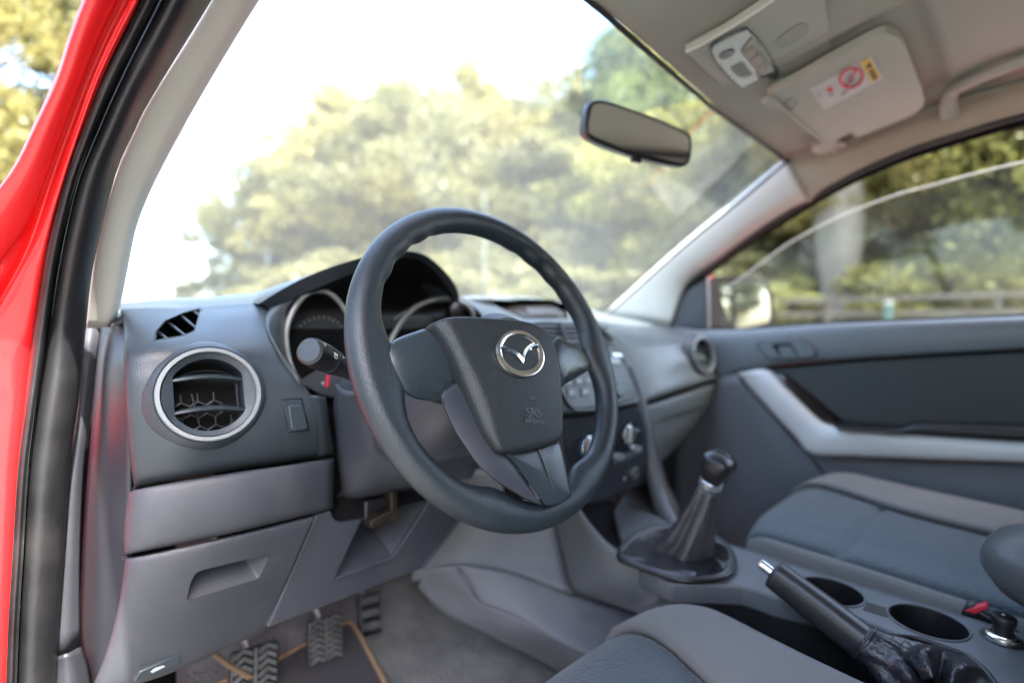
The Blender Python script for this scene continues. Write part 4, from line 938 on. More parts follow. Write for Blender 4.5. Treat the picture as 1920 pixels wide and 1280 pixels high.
J.append(tube('i', [kn(.0255+.003*math.cos(t), .46-.12*abs(math.sin(t))*1.0, .0139) for t in [math.pi*i/8 for i in range(9)]], .00035, M['white'], None, 2, 5))
J.append(tube('i', [kn(.0225, .46, .0139), kn(.0285, .46, .0139)], .00035, M['white'], None, 1, 5))
for s in (.0235, .0255, .0275): J.append(tube('i', [kn(s, .72, .0139), kn(s, .54, .0139)], .0003, M['white'], None, 2, 5))
J.append(tube('i', [kn(.045, .9, .0131), kn(.049, .8, .0131)], .0004, M['white'], None, 1, 5))
J.append(tube('i', [kn(.045, .75, .0131), kn(.049, .85, .0131)], .0004, M['white'], None, 1, 5))
join('light_symbols', J, k)
J = []
for i in range(8):
    t = 2*math.pi*i/8+.3; J.append(lathe('d', A0-D*.0021+(upk*math.cos(t)+side*math.sin(t))*.0088, -D, [(0, .0004), (.00045, .0002)], M['blackprint'], None, 8))
join('cap_dots', J, k)
# ================================================================ CENTRE CONSOLE
cc = thing('centre_console', 'grey centre console with two cup holders between the seats', 'centre console')
ZC = -.335
RE = [(1334, 1012), (1420, 1037), (1500, 1064), (1600, 1094), (1700, 1124), (1800, 1154), (1865, 1174), (1960, 1204), (2100, 1250)]
LE = [(2100, 1560), (1960, 1400), (1900, 1330), (1860, 1290), (1832, 1250), (1800, 1228), (1760, 1213), (1700, 1197), (1640, 1170), (1585, 1148), (1520, 1133), (1450, 1118), (1425, 1108), (1391, 1098), (1330, 1095), (1262, 1094), (1250, 1090), (1200, 1062), (1175, 1034), (1160, 1000), (1150, 960), (1170, 925), (1262, 985), (1300, 1002)]
top = prism('console_top', [Z(a, b, ZC) for a, b in RE+LE], .03, M['console'], cc, .004, 4)
hA = Z(1739, 1165, ZC); hB = Z(1556, 1108, ZC)
cut(top, [lathe('c', hA+Vector((0, 0, .01)), (0, 0, 1), [(0, 0), (.040, 0), (.040, -.2), (0, -.2)], M['black'], None, 48), lathe('c', hB+Vector((0, 0, .01)), (0, 0, 1), [(0, 0), (.040, 0), (.040, -.2), (0, -.2)], M['black'], None, 48)])
for h in (hA, hB):
    k = lathe('cup_holder', h, (0, 0, 1), [(.0415, .0006), (.040, .0006), (.039, -.003), (.037, -.075), (0, -.078)], M['black'], cc, 48)
    tube('holder_rim', [h+Vector((math.cos(t)*.0405, math.sin(t)*.0405, .0005)) for t in [2*math.pi*i/40 for i in range(40)]], .0014, M['console'], k, 1, 8, True)
prism('holder_bridge', [Z(a, b, ZC+.0006) for a, b in [(1626, 1128), (1668, 1140), (1664, 1156), (1618, 1142)]], .01, M['black'], cc, 0)
# side wall facing the driver and the handbrake well
LEz = [(1262, 1094), (1330, 1095), (1391, 1098), (1425, 1108), (1450, 1118), (1520, 1133), (1585, 1148), (1640, 1170), (1700, 1197), (1760, 1213), (1800, 1228), (1832, 1250), (1860, 1290), (1900, 1330), (1960, 1400)]
rt = [Z(a, b, ZC-.004) for a, b in LEz]
surf('well_wall', [rt, [p+Vector((-.006, 0, -.05)) for p in rt], [p+Vector((-.01, 0, -.12)) for p in rt]], M['black'], cc, 3, 3, .003)
surf('well_floor', [[Vector((x, y, -.42)) for x in (-.16, 0, .06)] for y in (-.02, -.3, -.7)], M['matt_black'], cc, 1, 1, .003)
# flank: from the stack down and back
FL0 = [(1030, 780, .175), (1050, 860, .17), (1058, 910, .165), (1085, 960, .12), (1118, 1004, .075), (1150, 1034, .04), (1188, 1062, .005), (1250, 1092, -.04), (1262, 1097, -.06)]
FL1 = [(1000, 780, .25), (1010, 860, .24), (1022, 920, .23), (1040, 990, .215), (1055, 1050, .17), (1072, 1105, .13), (1120, 1126, .08), (1175, 1143, .025), (1225, 1155, -.03)]
rows = []
for a, b in zip(FL0, FL1):
    A = Y(*a); Bq = Y(*b); rows.append([A+Vector((.02, .01, -.003)), A+Vector((.004, 0, .0)), A+(Bq-A)*.12+Vector((-.003, -.004, 0)), (A+Bq)/2+Vector((-.006, -.014, 0)), Bq])
surf('console_flank', rows, M['console'], cc, 4, 5, .004)
# tunnel side panels
TP = [(1000, 860, .26), (870, 880, .33), (868, 966, .31), (793, 1066, .30), (860, 1059, .30), (955, 1073, .25), (1068, 1109, .19), (1180, 1145, .09), (1240, 1165, .0)]
surf('tunnel_upper', [T(Y, (800, 880, .34), (900, 880, .32), (1000, 880, .27), (1030, 900, .24)), T(Y, (805, 960, .34), (880, 960, .325), (960, 960, .28), (1040, 985, .22)),
     T(Y, (780, 1040, .335), (870, 1030, .315), (960, 1040, .265), (1060, 1060, .185)), T(Y, (775, 1085, .335), (862, 1062, .31), (958, 1076, .255), (1075, 1112, .15)), T(Y, (775, 1090, .36), (862, 1068, .34), (958, 1082, .29), (1075, 1118, .19))], M['tunnel'], cc, 5, 5, .004)
surf('tunnel_lower', [T(Y, (862, 1060, .300), (955, 1074, .246), (1068, 1110, .165), (1180, 1144, .06), (1300, 1190, -.03)),
     T(Y, (882, 1100, .285), (965, 1110, .225), (1075, 1145, .14), (1170, 1180, .04), (1260, 1220, -.04)),
     T(Y, (899, 1130, .27), (975, 1160, .20), (1057, 1205, .11), (1130, 1240, .02), (1220, 1290, -.05))], M['tunnel'], cc, 5, 4, .004)
surf('tunnel_foot', [T(Y, (784, 1100, .345), (800, 1070, .325), (862, 1060, .302)), T(Y, (812, 1130, .335), (845, 1105, .315), (882, 1100, .287)), T(Y, (846, 1157, .325), (875, 1140, .30), (899, 1130, .272)),
     T(Y, (930, 1202, .27), (950, 1180, .23), (975, 1160, .202)), T(Y, (1017, 1246, .20), (1035, 1225, .16), (1057, 1205, .112)), T(Y, (1100, 1300, .12), (1110, 1270, .06), (1130, 1240, .022))], M['tunnel'], cc, 4, 5, .004)
prism('cubby_floor', [Vector((-.055, .05, -.352)), Vector((.14, .05, -.352)), Vector((.14, .30, -.34)), Vector((.0, .30, -.34))], .01, M['black'], cc, 0)
surf('cubby_wall', [[Vector((x, .27, z)) for x in (-.12, .02, .16)] for z in (-.25, -.30, -.35)], M['matt_black'], cc, 1, 1, .003)
surf('far_flank', [[Z(a, b, ZC-.004) for a, b in RE], [Z(a, b, ZC-.004)+Vector((.012, 0, -.15)) for a, b in RE], [Z(a, b, ZC-.004)+Vector((.02, 0, -.36)) for a, b in RE]], M['console'], cc, 2, 2, .003)

# ================================================================ GEAR LEVER
gl_ = thing('gear_lever', 'manual gear lever with black knob, silver collar and leather gaiter', 'gear lever')
fc = [(1160, 1045), (1165, 1025), (1195, 1000), (1240, 985), (1300, 990), (1345, 1008), (1372, 1035), (1376, 1062), (1360, 1080), (1320, 1088), (1270, 1086), (1215, 1068), (1180, 1056)]
ftop = cr([Z(a, b, ZC+.006) for a, b in fc], 4, True)
tube('gaiter_frame', ftop, .0038, M['black'], gl_, 1, 10, True)
kc = Y(1343, 872, -.075); base = Z(1285, 1052, ZC+.004); ax = (kc-Y(1328, 915, -.060)).normalized()
col0 = Y(1332, 908, -.067)
def gsec(c, r1, r2, nrm, ph=0, fold=0, n=48):
    a = nrm.cross(Vector((0, 1, 0))).normalized(); b = nrm.cross(a).normalized(); L = []
    for i in range(n):
        t = 2*math.pi*i/n; f = 1+fold*(math.sin(5*t+ph)+.5*math.sin(9*t+2*ph)+.4*math.sin(3*t-ph))
        L.append(c+(a*math.cos(t)*r1+b*math.sin(t)*r2)*f)
    return L
cen = sum(ftop, Vector())/len(ftop); N = 48
def fr(f, dz, fold=0, ph=0):
    out = []
    for i in range(N):
        p = ftop[int(i*len(ftop)/N)]; t = 2*math.pi*i/N; g = f*(1+fold*math.sin(7*t+ph)+fold*.6*math.sin(11*t))
        out.append(cen+(p-cen)*g+Vector((0, 0, dz+.07*fold*math.cos(5*t+ph)+.03*fold*math.sin(9*t+2*ph))))
    return out
# order gsec loops like the frame loop by angle
def aligned(c, r1, r2, fold, ph, tilt):
    out = []
    n_ax = tilt.normalized()
    for i in range(N):
        p = ftop[int(i*len(ftop)/N)]-cen; d = Vector((p.x, p.y, 0)).normalized(); d = (d-n_ax*d.dot(n_ax)).normalized(); t = 2*math.pi*i/N
        sq_ = 1+.10*math.cos(4*t)
        out.append(c+d*(r1*(1+fold*(math.sin(5*t+ph)+.6*math.sin(8*t-ph)))*sq_))
    return out
B0 = Z(1283, 1040, ZC)
sp_ = [B0.lerp(col0, t) for t in (0, .25, .5, .75, .97)]
loops = [fr(.98, .002), fr(.93, .004, .01), fr(.84, .000, .05, 1), fr(.70, -.002, .07, 2), aligned(sp_[0]+Vector((.004, 0, -.008)), .047, .043, .09, .5, ax), aligned(sp_[0]+Vector((.006, 0, .008)), .044, .040, .07, 1.0, ax), aligned(sp_[1], .035, .034, .10, 1.6, ax), aligned(sp_[2], .027, .026, .09, 2.2, ax), aligned(sp_[3], .0205, .02, .05, 2.8, ax), aligned(sp_[4], .0165, .016, .02, 3.2, ax)]
loft('gaiter', loops, M['leather_grey'], gl_, True, None, 4)
lathe('collar', col0, ax, [(.0155, -.004), (.0175, -.002), (.0178, .008), (.0165, .0095), (.0, .0095)], M['silver'], gl_, 40)
hd = [(-.001+.009, .0155, .0150), (.014, .0175, .0170), (.024, .0200, .0195), (.034, .0215, .0225), (.044, .0210, .0230), (.050, .0185, .0205), (.0545, .013, .014), (.056, .006, .007)]
def kloop(h, r1, r2, ex=3.0, n=40):
    a = Vector((1, 0, 0)); a = (a-ax*a.dot(ax)).normalized(); b = ax.cross(a); L = []
    for i in range(n):
        t = 2*math.pi*i/n; c_, s_ = math.cos(t), math.sin(t)
        L.append(col0+ax*h+a*r1*math.copysign(abs(c_)**(2/ex), c_)+b*r2*math.copysign(abs(s_)**(2/ex), s_))
    return L
kb_ = loft('knob', [kloop(*h) for h in hd], M['grip'], gl_, True, None, 3)
# glossy back half of the knob
def kcap(h, r1, r2):
    L = kloop(h, r1+.0008, r2+.0008); return L
lo_ = []
a_ = Vector((1, 0, 0)); a_ = (a_-ax*a_.dot(ax)).normalized(); b_ = ax.cross(a_)
for h, r1, r2 in hd:
    row = []
    for i in range(17):
        t = -math.pi*.36+math.pi*.72*i/16+(0); c_, s_ = math.cos(t), math.sin(t)
        row.append(col0+ax*(h+.0006)+a_*(r1+.0009)*math.copysign(abs(c_)**(2/3), c_)+b_*(r2+.0009)*math.copysign(abs(s_)**(2/3), s_))
    lo_.append(row)
surf('knob_inlay', lo_, M['gloss_black'], kb_, 2, 3, .0008)

# ================================================================ HANDBRAKE
hb = thing('handbrake', 'raised black handbrake lever with chrome button and leather boot', 'handbrake')
hx_ = -.055
t0 = X(1447, 1072, hx_); t1_ = X(1620, 1205, hx_); ax2 = (t1_-t0).normalized()
pts = [t0, t0.lerp(t1_, .05), t0.lerp(t1_, .2), t0.lerp(t1_, .5), t0.lerp(t1_, .8), t1_]
prof = [(0, .010, .010), (.012, .0155, .016), (.05, .0180, .019), (.25, .0170, .0195), (.55, .0180, .0205), (.8, .0190, .0208), (1.0, .0190, .0208)]
upv = Vector((0, 0, 1)); upv = (upv-ax2*upv.dot(ax2)).normalized(); sdv = ax2.cross(upv); Lh = (t1_-t0).length
loops = []
for s, r1, r2 in prof:
    L = []
    for i in range(32):
        t = 2*math.pi*i/32; c_, s_ = math.cos(t), math.sin(t); L.append(t0+ax2*Lh*s+sdv*r1*math.copysign(abs(c_)**.8, c_)+upv*r2*math.copysign(abs(s_)**.8, s_))
    loops.append(L)
loft('lever_grip', loops, M['grip'], hb, True, 60, 3)
tube('release_button', [t0-ax2*.017, t0-ax2*.012, t0+ax2*.004], [.0058, .0066, .0066], M['chrome'], hb, 3, 16)
bt = []
e1 = X(1700, 1262, hx_+.01); e2 = X(1790, 1300, hx_+.03)
sec = [(t1_+ax2*-.004, .0205, .022), (t1_+ax2*.008, .0235, .025), (t1_.lerp(e1, .35), .027, .029), (t1_.lerp(e1, .7), .036, .032), (e1, .045, .034), (e1.lerp(e2, .5)+Vector((0, 0, -.01)), .047, .026), (e2+Vector((0, -.02, -.03)), .052, .022)]
loops = []
for j, (c_, r1, r2) in enumerate(sec):
    L = []
    for i in range(48):
        t = 2*math.pi*i/48; f = 1+.07*math.sin(5*t+j*1.1)*min(1, j/2)+.04*math.sin(9*t-j)*min(1, j/2); L.append(c_+sdv*r1*math.cos(t)*f+upv*r2*math.sin(t)*f)
    loops.append(L)
boot = loft('lever_boot', loops, M['leather'], hb, True, None, 4)
ring_ = [t1_+ax2*.001+sdv*.0208*math.cos(t)+upv*.0224*math.sin(t) for t in [2*math.pi*i/32 for i in range(32)]]
tube('boot_hem', ring_, .0022, M['leather'], boot, 1, 8, True)
J = []
for i in range(15):
    a = t1_+ax2*(.006+i*.0062); 
    for w in (.30, .55):
        rr_ = .0255+.00062*i*.9
        J.append(tube('s', [a+sdv*rr_*math.sin(-w)*-1+upv*(rr_+.001)*math.cos(w), a+ax2*.0035+sdv*rr_*math.sin(w)+upv*(rr_+.0012)*math.cos(w)], .0006, M['trim_dark'], None, 1, 5))
join('boot_stitching', J, boot)
# folded boot apron behind
AP = [T(Z, (1672, 1222, -.345), (1720, 1205, -.335), (1790, 1215, -.338), (1840, 1240, -.338), (1880, 1280, -.338), (1920, 1330, -.338)),
      T(Z, (1690, 1232, -.335), (1735, 1212, -.312), (1770, 1222, -.330), (1810, 1240, -.318), (1850, 1275, -.330), (1890, 1330, -.325)),
      T(Z, (1712, 1248, -.330), (1745, 1235, -.318), (1765, 1250, -.335), (1790, 1258, -.318), (1825, 1290, -.333), (1850, 1340, -.325)),
      T(Z, (1730, 1275, -.34), (1750, 1270, -.33), (1760, 1285, -.345), (1780, 1290, -.33), (1800, 1310, -.345), (1810, 1350, -.34))]
surf('boot_apron', AP, M['leather'], hb, 6, 6, .002)
tube('apron_frame', [Z(a, b, ZC+.003) for a, b in [(1672, 1190), (1720, 1196), (1770, 1212), (1812, 1228), (1845, 1255), (1868, 1285), (1885, 1320)]], .003, M['black'], hb, 4, 8)

# ================================================================ SOCKET PLUG, BUCKLE, ARMREST
pg = thing('socket_plug', 'black socket plug in a chrome ring on the console', 'plug')
pc = Z(1880, 1196, ZC+.001)
lathe('socket_ring', pc, (0, 0, 1), [(.0100, .004), (.0105, .0062), (.0125, .0062), (.0135, .0045), (.0150, .0035), (.0155, .0015), (.0155, 0)], M['chrome'], pg, 48)
lathe('socket_base', pc, (0, 0, 1), [(0, .001), (.0195, .001), (.0205, -.0), (.0205, -.004)], M['black'], pg, 40)
lathe('plug_stem', pc, (0, 0, 1), [(.0, .02), (.0092, .02), (.0095, .002)], M['black'], pg, 32)
k = lathe('plug_cap', pc+Vector((0, 0, .020)), (0, 0, 1), [(0, .0085), (.008, .0085), (.0115, .0075), (.0122, .006), (.0118, 0), (.009, -.001)], M['black'], pg, 40)
lathe('cap_mark', pc+Vector((0, 0, .0286)), (0, 0, 1), [(0, .0004), (.0016, .0002)], M['white'], k, 12)
bk = thing('seat_belt_buckle', 'black seat belt buckle with a red release button', 'buckle')
b0 = X(1838, 1150, .135); bx_ = (X(1868, 1138, .135)-X(1806, 1160, .135)).normalized()
rotb = Matrix.Rotation(R(24), 3, 'X')
box('buckle_body', b0+Vector((0, -.01, -.006)), (.026, .055, .022), M['black'], bk, .004, rotb)
prism('release_button', [X(a, b, .120) for a, b in [(1808, 1145), (1850, 1131), (1855, 1140), (1828, 1152)]], .012, M['redplastic'], bk, .0015)
ar = thing('armrest', 'black leather covered armrest pad at the right edge', 'armrest')
loops = []
for s, w, h, zc in ((0, .01, .008, -.262), (.008, .045, .020, -.256), (.03, .072, .038, -.258), (.08, .088, .048, -.259), (.2, .095, .055, -.260), (.4, .095, .055, -.260)):
    L = []
    for i in range(36):
        t = 2*math.pi*i/36; c_, s_ = math.cos(t), math.sin(t); L.append(Vector((.124+w*math.copysign(abs(c_)**.7, c_), -.378-s, zc+h*math.copysign(abs(s_)**.8, s_))))
    loops.append(L)
loft('armrest_pad', loops, M['arm_leather'], ar, True, None, 4)
box('armrest_base', (.12, -.60, -.31), (.10, .30, .09), M['black'], ar, .01)

# ================================================================ SEATS
def seat(name, label, x0, x1, yf, yb, zt, insl, insr, apron=.13, bl=.016, brr=.016):
    s = thing(name, label, 'car seat')
    xc, hw = (x0+x1)/2, (x1-x0)/2
    def P(u, v):
        # u -1..1 across, v 0 front .. 1 back ; overshoot wraps down
        du = max(0, abs(u)-1); dv_ = max(0, -v)
        uu = max(-1, min(1, u)); vv = max(0, v)
        fr_ = 1-.10*max(0, 1-vv/.22)**2
        x = xc+hw*(uu-.28*sst(0, .5, vv)*math.exp(-((uu-.56)/.35)**2))*fr_; y = yf+(yb-yf)*vv-.035*abs(uu)**3*(1-min(1, vv/.3))-.0
        e = .045
        dl = (1-abs(uu))*hw; df = vv*(yf-yb)
        d = min(1, dl/.05); d2 = min(1, df/.07)
        z = zt-.032*(1-math.sqrt(max(0, 1-(1-d)**2)))-.040*(1-math.sqrt(max(0, 1-(1-d2)**2)))
        z += (bl if uu < 0 else brr)*sst(.52, .80, abs(uu))*sst(0, .2, vv)-.012*sst(.15, 1, vv)
        z -= .004*(math.exp(-((uu+insl)/.022)**2)+math.exp(-((uu-insr)/.022)**2))*d2
        z -= .009*math.exp(-((vv-.34)/.014)**2)*(1 if -insl < uu < insr else 0)
        x += math.copysign(.012*min(1, du*6), u)*(1 if du else 0); y += .012*min(1, dv_*6)
        z -= apron*(du+dv_)/.3*1.0 if (du or dv_) else 0
        return Vector((x, y, z))
    us = [-1.3, -1.15, -1.03]+[-1+2*i/60 for i in range(61)]+[1.03, 1.15, 1.3]; vs_ = [-.3, -.15, -.03]+[i/50 for i in range(51)]
    def sub(nm, cond, mt, off=0):
        vs = []; fs = []; idx = {}
        for j, v in enumerate(vs_[:-1]):
            for i, u in enumerate(us[:-1]):
                um = (u+us[i+1])/2; vm = (v+vs_[j+1])/2
                if not cond(um, vm): continue
                f = []
                for (a, b) in ((i, j), (i+1, j), (i+1, j+1), (i, j+1)):
                    if (a, b) not in idx: idx[(a, b)] = len(vs); vs.append(P(us[a], vs_[b])+Vector((0, 0, off)))
                    f.append(idx[(a, b)])
                fs.append(f)
        o = link(nm, meshof(vs, fs, True), mt, s, True, None); solid(o, .012); return o
    sub('seat_bolster', lambda u, v: u < -insl, M['cloth']); sub('seat_bolster', lambda u, v: u > insr, M['cloth'])
    sub('seat_insert', lambda u, v: -insl <= u <= insr, M['cloth_dark'])
    for sg in (-insl, insr):
        tube('seam_piping', [P(sg, v)+Vector((0, 0, -.001)) for v in [i/25 for i in range(26)]], .0022, M['cloth_dark'], s, 1, 6)
    box('seat_base', (xc, (yf+yb)/2-.02, zt-.22), (hw*1.7, abs(yf-yb)*.85, .16), M['black'], s, .01)
    loops = []
    for h, dy_, w, t in ((0, 0, .9, .05), (.08, -.02, 1.0, .06), (.3, -.06, 1.0, .06), (.5, -.11, .9, .055), (.62, -.14, .7, .04)):
        L = []
        for i in range(32):
            a = 2*math.pi*i/32; c_, s_ = math.cos(a), math.sin(a); L.append(Vector((xc+hw*w*math.copysign(abs(c_)**.6, c_), yb-.10+dy_+t*math.copysign(abs(s_)**.7, s_), zt-.02+h)))
        loops.append(L)
    loft('backrest', loops, M['cloth'], s, True, None, 3)
    return s
seat('car_seat', 'driver seat cushion in grey and dark cloth nearest the open door', -.650, -.098, -.030, -.56, -.352, .56, .64, brr=.010)
seat('car_seat', 'passenger seat cushion in grey and dark cloth across the console', .125, .655, -.035, -.56, -.326, .90, .52, bl=.003, brr=.012)

# ================================================================ PASSENGER DOOR
dr = thing('passenger_door', 'closed passenger door with silver swoosh trim and half lowered glass', 'door')
BL = [(1256, 611), (1320, 619), (1400, 618), (1500, 611), (1600, 605), (1750, 599), (1920, 592), (2100, 584), (2400, 572)]
def row(off, x, xs_=None): return [X(a, b+off, x) for a, b in BL]
surf('door_top', [[X(a, b+4, .735) for a, b in BL], [X(a, b, .715) for a, b in BL], [X(a, b+9, .692) for a, b in BL],
     [X(1258, 650, .690), X(1322, 672, .690), X(1402, 668, .687), X(1500, 658, .687), X(1600, 648, .687), X(1750, 636, .687), X(1920, 625, .687), X(2100, 618, .687), X(2400, 610, .687)],
     [X(1262, 700, .692), X(1330, 712, .692), X(1400, 692, .690), X(1500, 680, .692), X(1600, 672, .692), X(1750, 663, .692), X(1920, 654, .692), X(2100, 645, .692), X(2400, 636, .692)]], M['doortop'], dr, 4, 4, .004)
INS = [(1442, 692, .70), (1500, 683, .702), (1600, 674, .702), (1750, 664, .702), (1920, 655, .702), (2100, 646, .702), (2400, 636, .702)]
INB = [(1575, 790, .70), (1600, 800, .70), (1650, 804, .70), (1750, 815, .70), (1920, 828, .70), (2100, 840, .70), (2400, 860, .70)]
surf('door_insert', [T(X, *INS), [X((a[0]+b[0])/2, (a[1]+b[1])/2, .700) for a, b in zip(INS, INB)], T(X, *INB)], M['doorcloth'], dr, 4, 4, .004)
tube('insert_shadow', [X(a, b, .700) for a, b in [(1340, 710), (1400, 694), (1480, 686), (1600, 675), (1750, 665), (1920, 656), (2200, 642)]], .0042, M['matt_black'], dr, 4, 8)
# silver swoosh
SU = [(1385, 699, .684), (1436, 694, .684), (1478, 735, .676), (1530, 785, .668), (1560, 800, .662), (1620, 806, .656), (1700, 812, .652), (1800, 820, .648), (1920, 828, .645), (2100, 842, .645), (2400, 865, .645)]
SD = [(1385, 703, .684), (1400, 718, .684), (1440, 762, .674), (1490, 815, .664), (1522, 848, .656), (1600, 853, .650), (1700, 857, .646), (1800, 861, .642), (1920, 865, .640), (2100, 872, .640), (2400, 890, .640)]
rws = []
for a, b in zip(SU, SD):
    A = X(*a); Bq = X(*b); rws.append([A+Vector((.02, 0, .0)), A, (A*.6+Bq*.4)+Vector((-.007, 0, 0)), Bq, Bq+Vector((.02, 0, -.004))])
surf('silver_trim', rws, M['swoosh'], dr, 4, 5, .003)
# lower skin: front curved part and pocket part
surf('door_lower', [T(X, (1258, 700, .694), (1330, 708, .692), (1384, 701, .690), (1395, 716, .690), (1440, 765, .690), (1485, 815, .688), (1520, 850, .686), (1600, 855, .682), (1750, 862, .678), (1920, 868, .676), (2400, 890, .676)),
     T(X, (1262, 800, .700), (1300, 800, .698), (1370, 800, .698), (1410, 810, .696), (1450, 850, .690), (1500, 880, .688), (1540, 900, .684), (1620, 910, .678), (1750, 915, .674), (1920, 920, .672), (2400, 940, .672)),
     T(X, (1262, 950, .705), (1320, 950, .705), (1380, 950, .703), (1430, 950, .70), (1480, 950, .695), (1520, 960, .690), (1570, 970, .686), (1640, 980, .68), (1750, 985, .676), (1920, 990, .674), (2400, 1000, .674)),
     T(X, (1262, 1100, .705), (1320, 1100, .705), (1380, 1100, .703), (1430, 1100, .70), (1480, 1100, .695), (1520, 1100, .690), (1570, 1100, .686), (1640, 1100, .68), (1750, 1100, .676), (1920, 1100, .674), (2400, 1100, .674)),
     T(X, (1262, 1300, .705), (1320, 1300, .705), (1380, 1300, .703), (1430, 1300, .70), (1480, 1300, .695), (1520, 1300, .690), (1570, 1300, .686), (1640, 1300, .68), (1750, 1300, .676), (1920, 1300, .674), (2400, 1300, .674))], M['doorlow'], dr, 3, 4, .004)
tube('trim_seam', [X(a, b, .680) for a, b in [(1383, 702), (1398, 722), (1440, 768), (1486, 820), (1520, 856), (1552, 900)]], .0024, M['matt_black'], dr, 4, 6)
# armrest pull
loops = []
for a, b, w in ((1566, 796, .004), (1600, 800, .006), (1680, 806, .007), (1720, 802, .015), (1800, 806, .017), (1920, 812, .018), (2100, 822, .018), (2300, 835, .018)):
    c_ = X(a, b, .660); loops.append([c_+Vector((math.cos(t)*.030, 0, math.sin(t)*w)) for t in [2*math.pi*i/20 for i in range(20)]])
loft('arm_rest', loops, M['black'], dr, True, None, 4)
surf('pull_recess', [T(X, (1442, 700, .690), (1468, 698, .694)), T(X, (1486, 742, .680), (1520, 738, .694)), T(X, (1530, 782, .672), (1565, 775, .694)), T(X, (1565, 800, .665), (1600, 798, .694)), T(X, (1620, 806, .66), (1690, 804, .694))], M['gloss_black'], dr, 3, 4, .003)
# inner handle
HO = [(1416, 648), (1424, 640), (1500, 634), (1517, 640), (1531, 658), (1531, 668), (1522, 672), (1450, 676), (1438, 674)]
hdl = prism('door_handle', [X(a, b, .6845) for a, b in HO], .008, M['trim_dark'], dr, .002, 3, round_=.006)
prism('handle_plate', [X(1474+(a-1474)*.93, 655+(b-655)*.86, .6830) for a, b in HO], .006, M['doortop'], hdl, .001, round_=.005)
prism('handle_well', [X(a, b, .6818) for a, b in [(1446, 645), (1483, 643), (1497, 668), (1464, 671)]], .003, M['matt_black'], hdl, .0005, round_=.003)
prism('handle_lever', [X(a, b, .6800) for a, b in [(1458, 650), (1482, 648), (1495, 670), (1466, 672)]], .006, M['doortop'], hdl, .002, round_=.003)
# sail panel and window division
prism('sail_panel', [X(a, b, .712) for a, b in [(1264, 614), (1265, 572), (1282, 548), (1325, 516), (1327, 618)]], .02, M['shroud'], dr, .003)
tube('division_bar', [X(1322, 512, .714), X(1323, 622, .714)], .0042, M['trim_dark'], dr, 1, 8)
tube('window_weatherstrip', [X(a, b-2, .722) for a, b in BL], .003, M['rubber'], dr, 3, 8)
# glass, half lowered
GE = [(1352, 545), (1390, 521), (1435, 488), (1480, 456), (1540, 423), (1600, 396), (1680, 366), (1750, 347), (1840, 323), (1920, 304), (2050, 276), (2250, 245)]
up__ = [X(a, b, .722) for a, b in GE]; lw = [Vector((p.x+.005, p.y, -.10)) for p in up__]
gp = surf('window_glass', [up__, lin(up__, lw, .5), lw], M['sideglass'], dr, 4, 1, 0)
tube('glass_edge', up__, .0022, M['edgeglass'], gp, 4, 6)
surf('door_skin', [[Vector((.80, y, z)) for y in (.5, 0, -.6, -1.3)] for z in (-.04, -.35, -.75)], M['red'], dr, 3, 2, .004)
surf('door_sill_top', [[Vector((.74, y, z)) for y, z in ((.45, -.02), (0, .02), (-.5, .05), (-1.3, .09))], [Vector((.80, y, z-.02)) for y, z in ((.45, -.02), (0, .02), (-.5, .05), (-1.3, .09))]], M['red'], dr, 2, 1, .003)

# ================================================================ DOOR MIRROR
dm = thing('door_mirror', 'red shelled door mirror outside the passenger window', 'door mirror')
def dmp(px, py, off=0): return PL(px, py, Vector((.92, .36+off, .06)), Vector((-.45, -.89, .0)).normalized())
MOo = [(1328, 612), (1327, 560), (1328, 530), (1336, 521), (1352, 517), (1400, 519), (1430, 526), (1445, 540), (1450, 570), (1452, 596), (1447, 608), (1430, 614), (1380, 618)]
L0 = cr([dmp(a, b) for a, b in MOo], 3, True); cM = sum(L0, Vector())/len(L0); bd = Vector((.40, .91, .0))
loft('mirror_bezel', [[p.lerp(cM, .12) for p in L0], [p.lerp(cM, .05) for p in L0], L0, [p+bd*.018 for p in L0]], M['matt_black'], dm, True, 40, 2)
loft('mirror_shell', [[p+bd*.019 for p in L0], [p+bd*.03 for p in L0], [p.lerp(cM, .10)+bd*.06 for p in L0], [p.lerp(cM, .4)+bd*.095 for p in L0], [p.lerp(cM, .8)+bd*.105 for p in L0]], M['red'], dm, True, 40, 2)
MGo = [(1352, 556), (1350, 532), (1358, 527), (1400, 527), (1428, 532), (1438, 546), (1443, 575), (1443, 598), (1434, 605), (1400, 613), (1375, 612), (1362, 590)]
prism('mirror_rim', cr([dmp(1398+(a-1398)*1.12, 570+(b-570)*1.12, -.002) for a, b in MGo], 3, True), .006, M['matt_black'], dm, .001)
prism('mirror_glass', cr([dmp(a, b, -.005) for a, b in MGo], 3, True), .003, M['mirror'], dm, 0)
prism('mirror_shoulder', [dmp(a, b, -.004) for a, b in [(1328, 610), (1328, 534), (1336, 524), (1348, 524), (1350, 556), (1360, 590), (1372, 612)]], .01, M['matt_black'], dm, .001)
box('mirror_foot', (.80, .36, .0), (.10, .05, .03), M['trim_dark'], dm, .008)

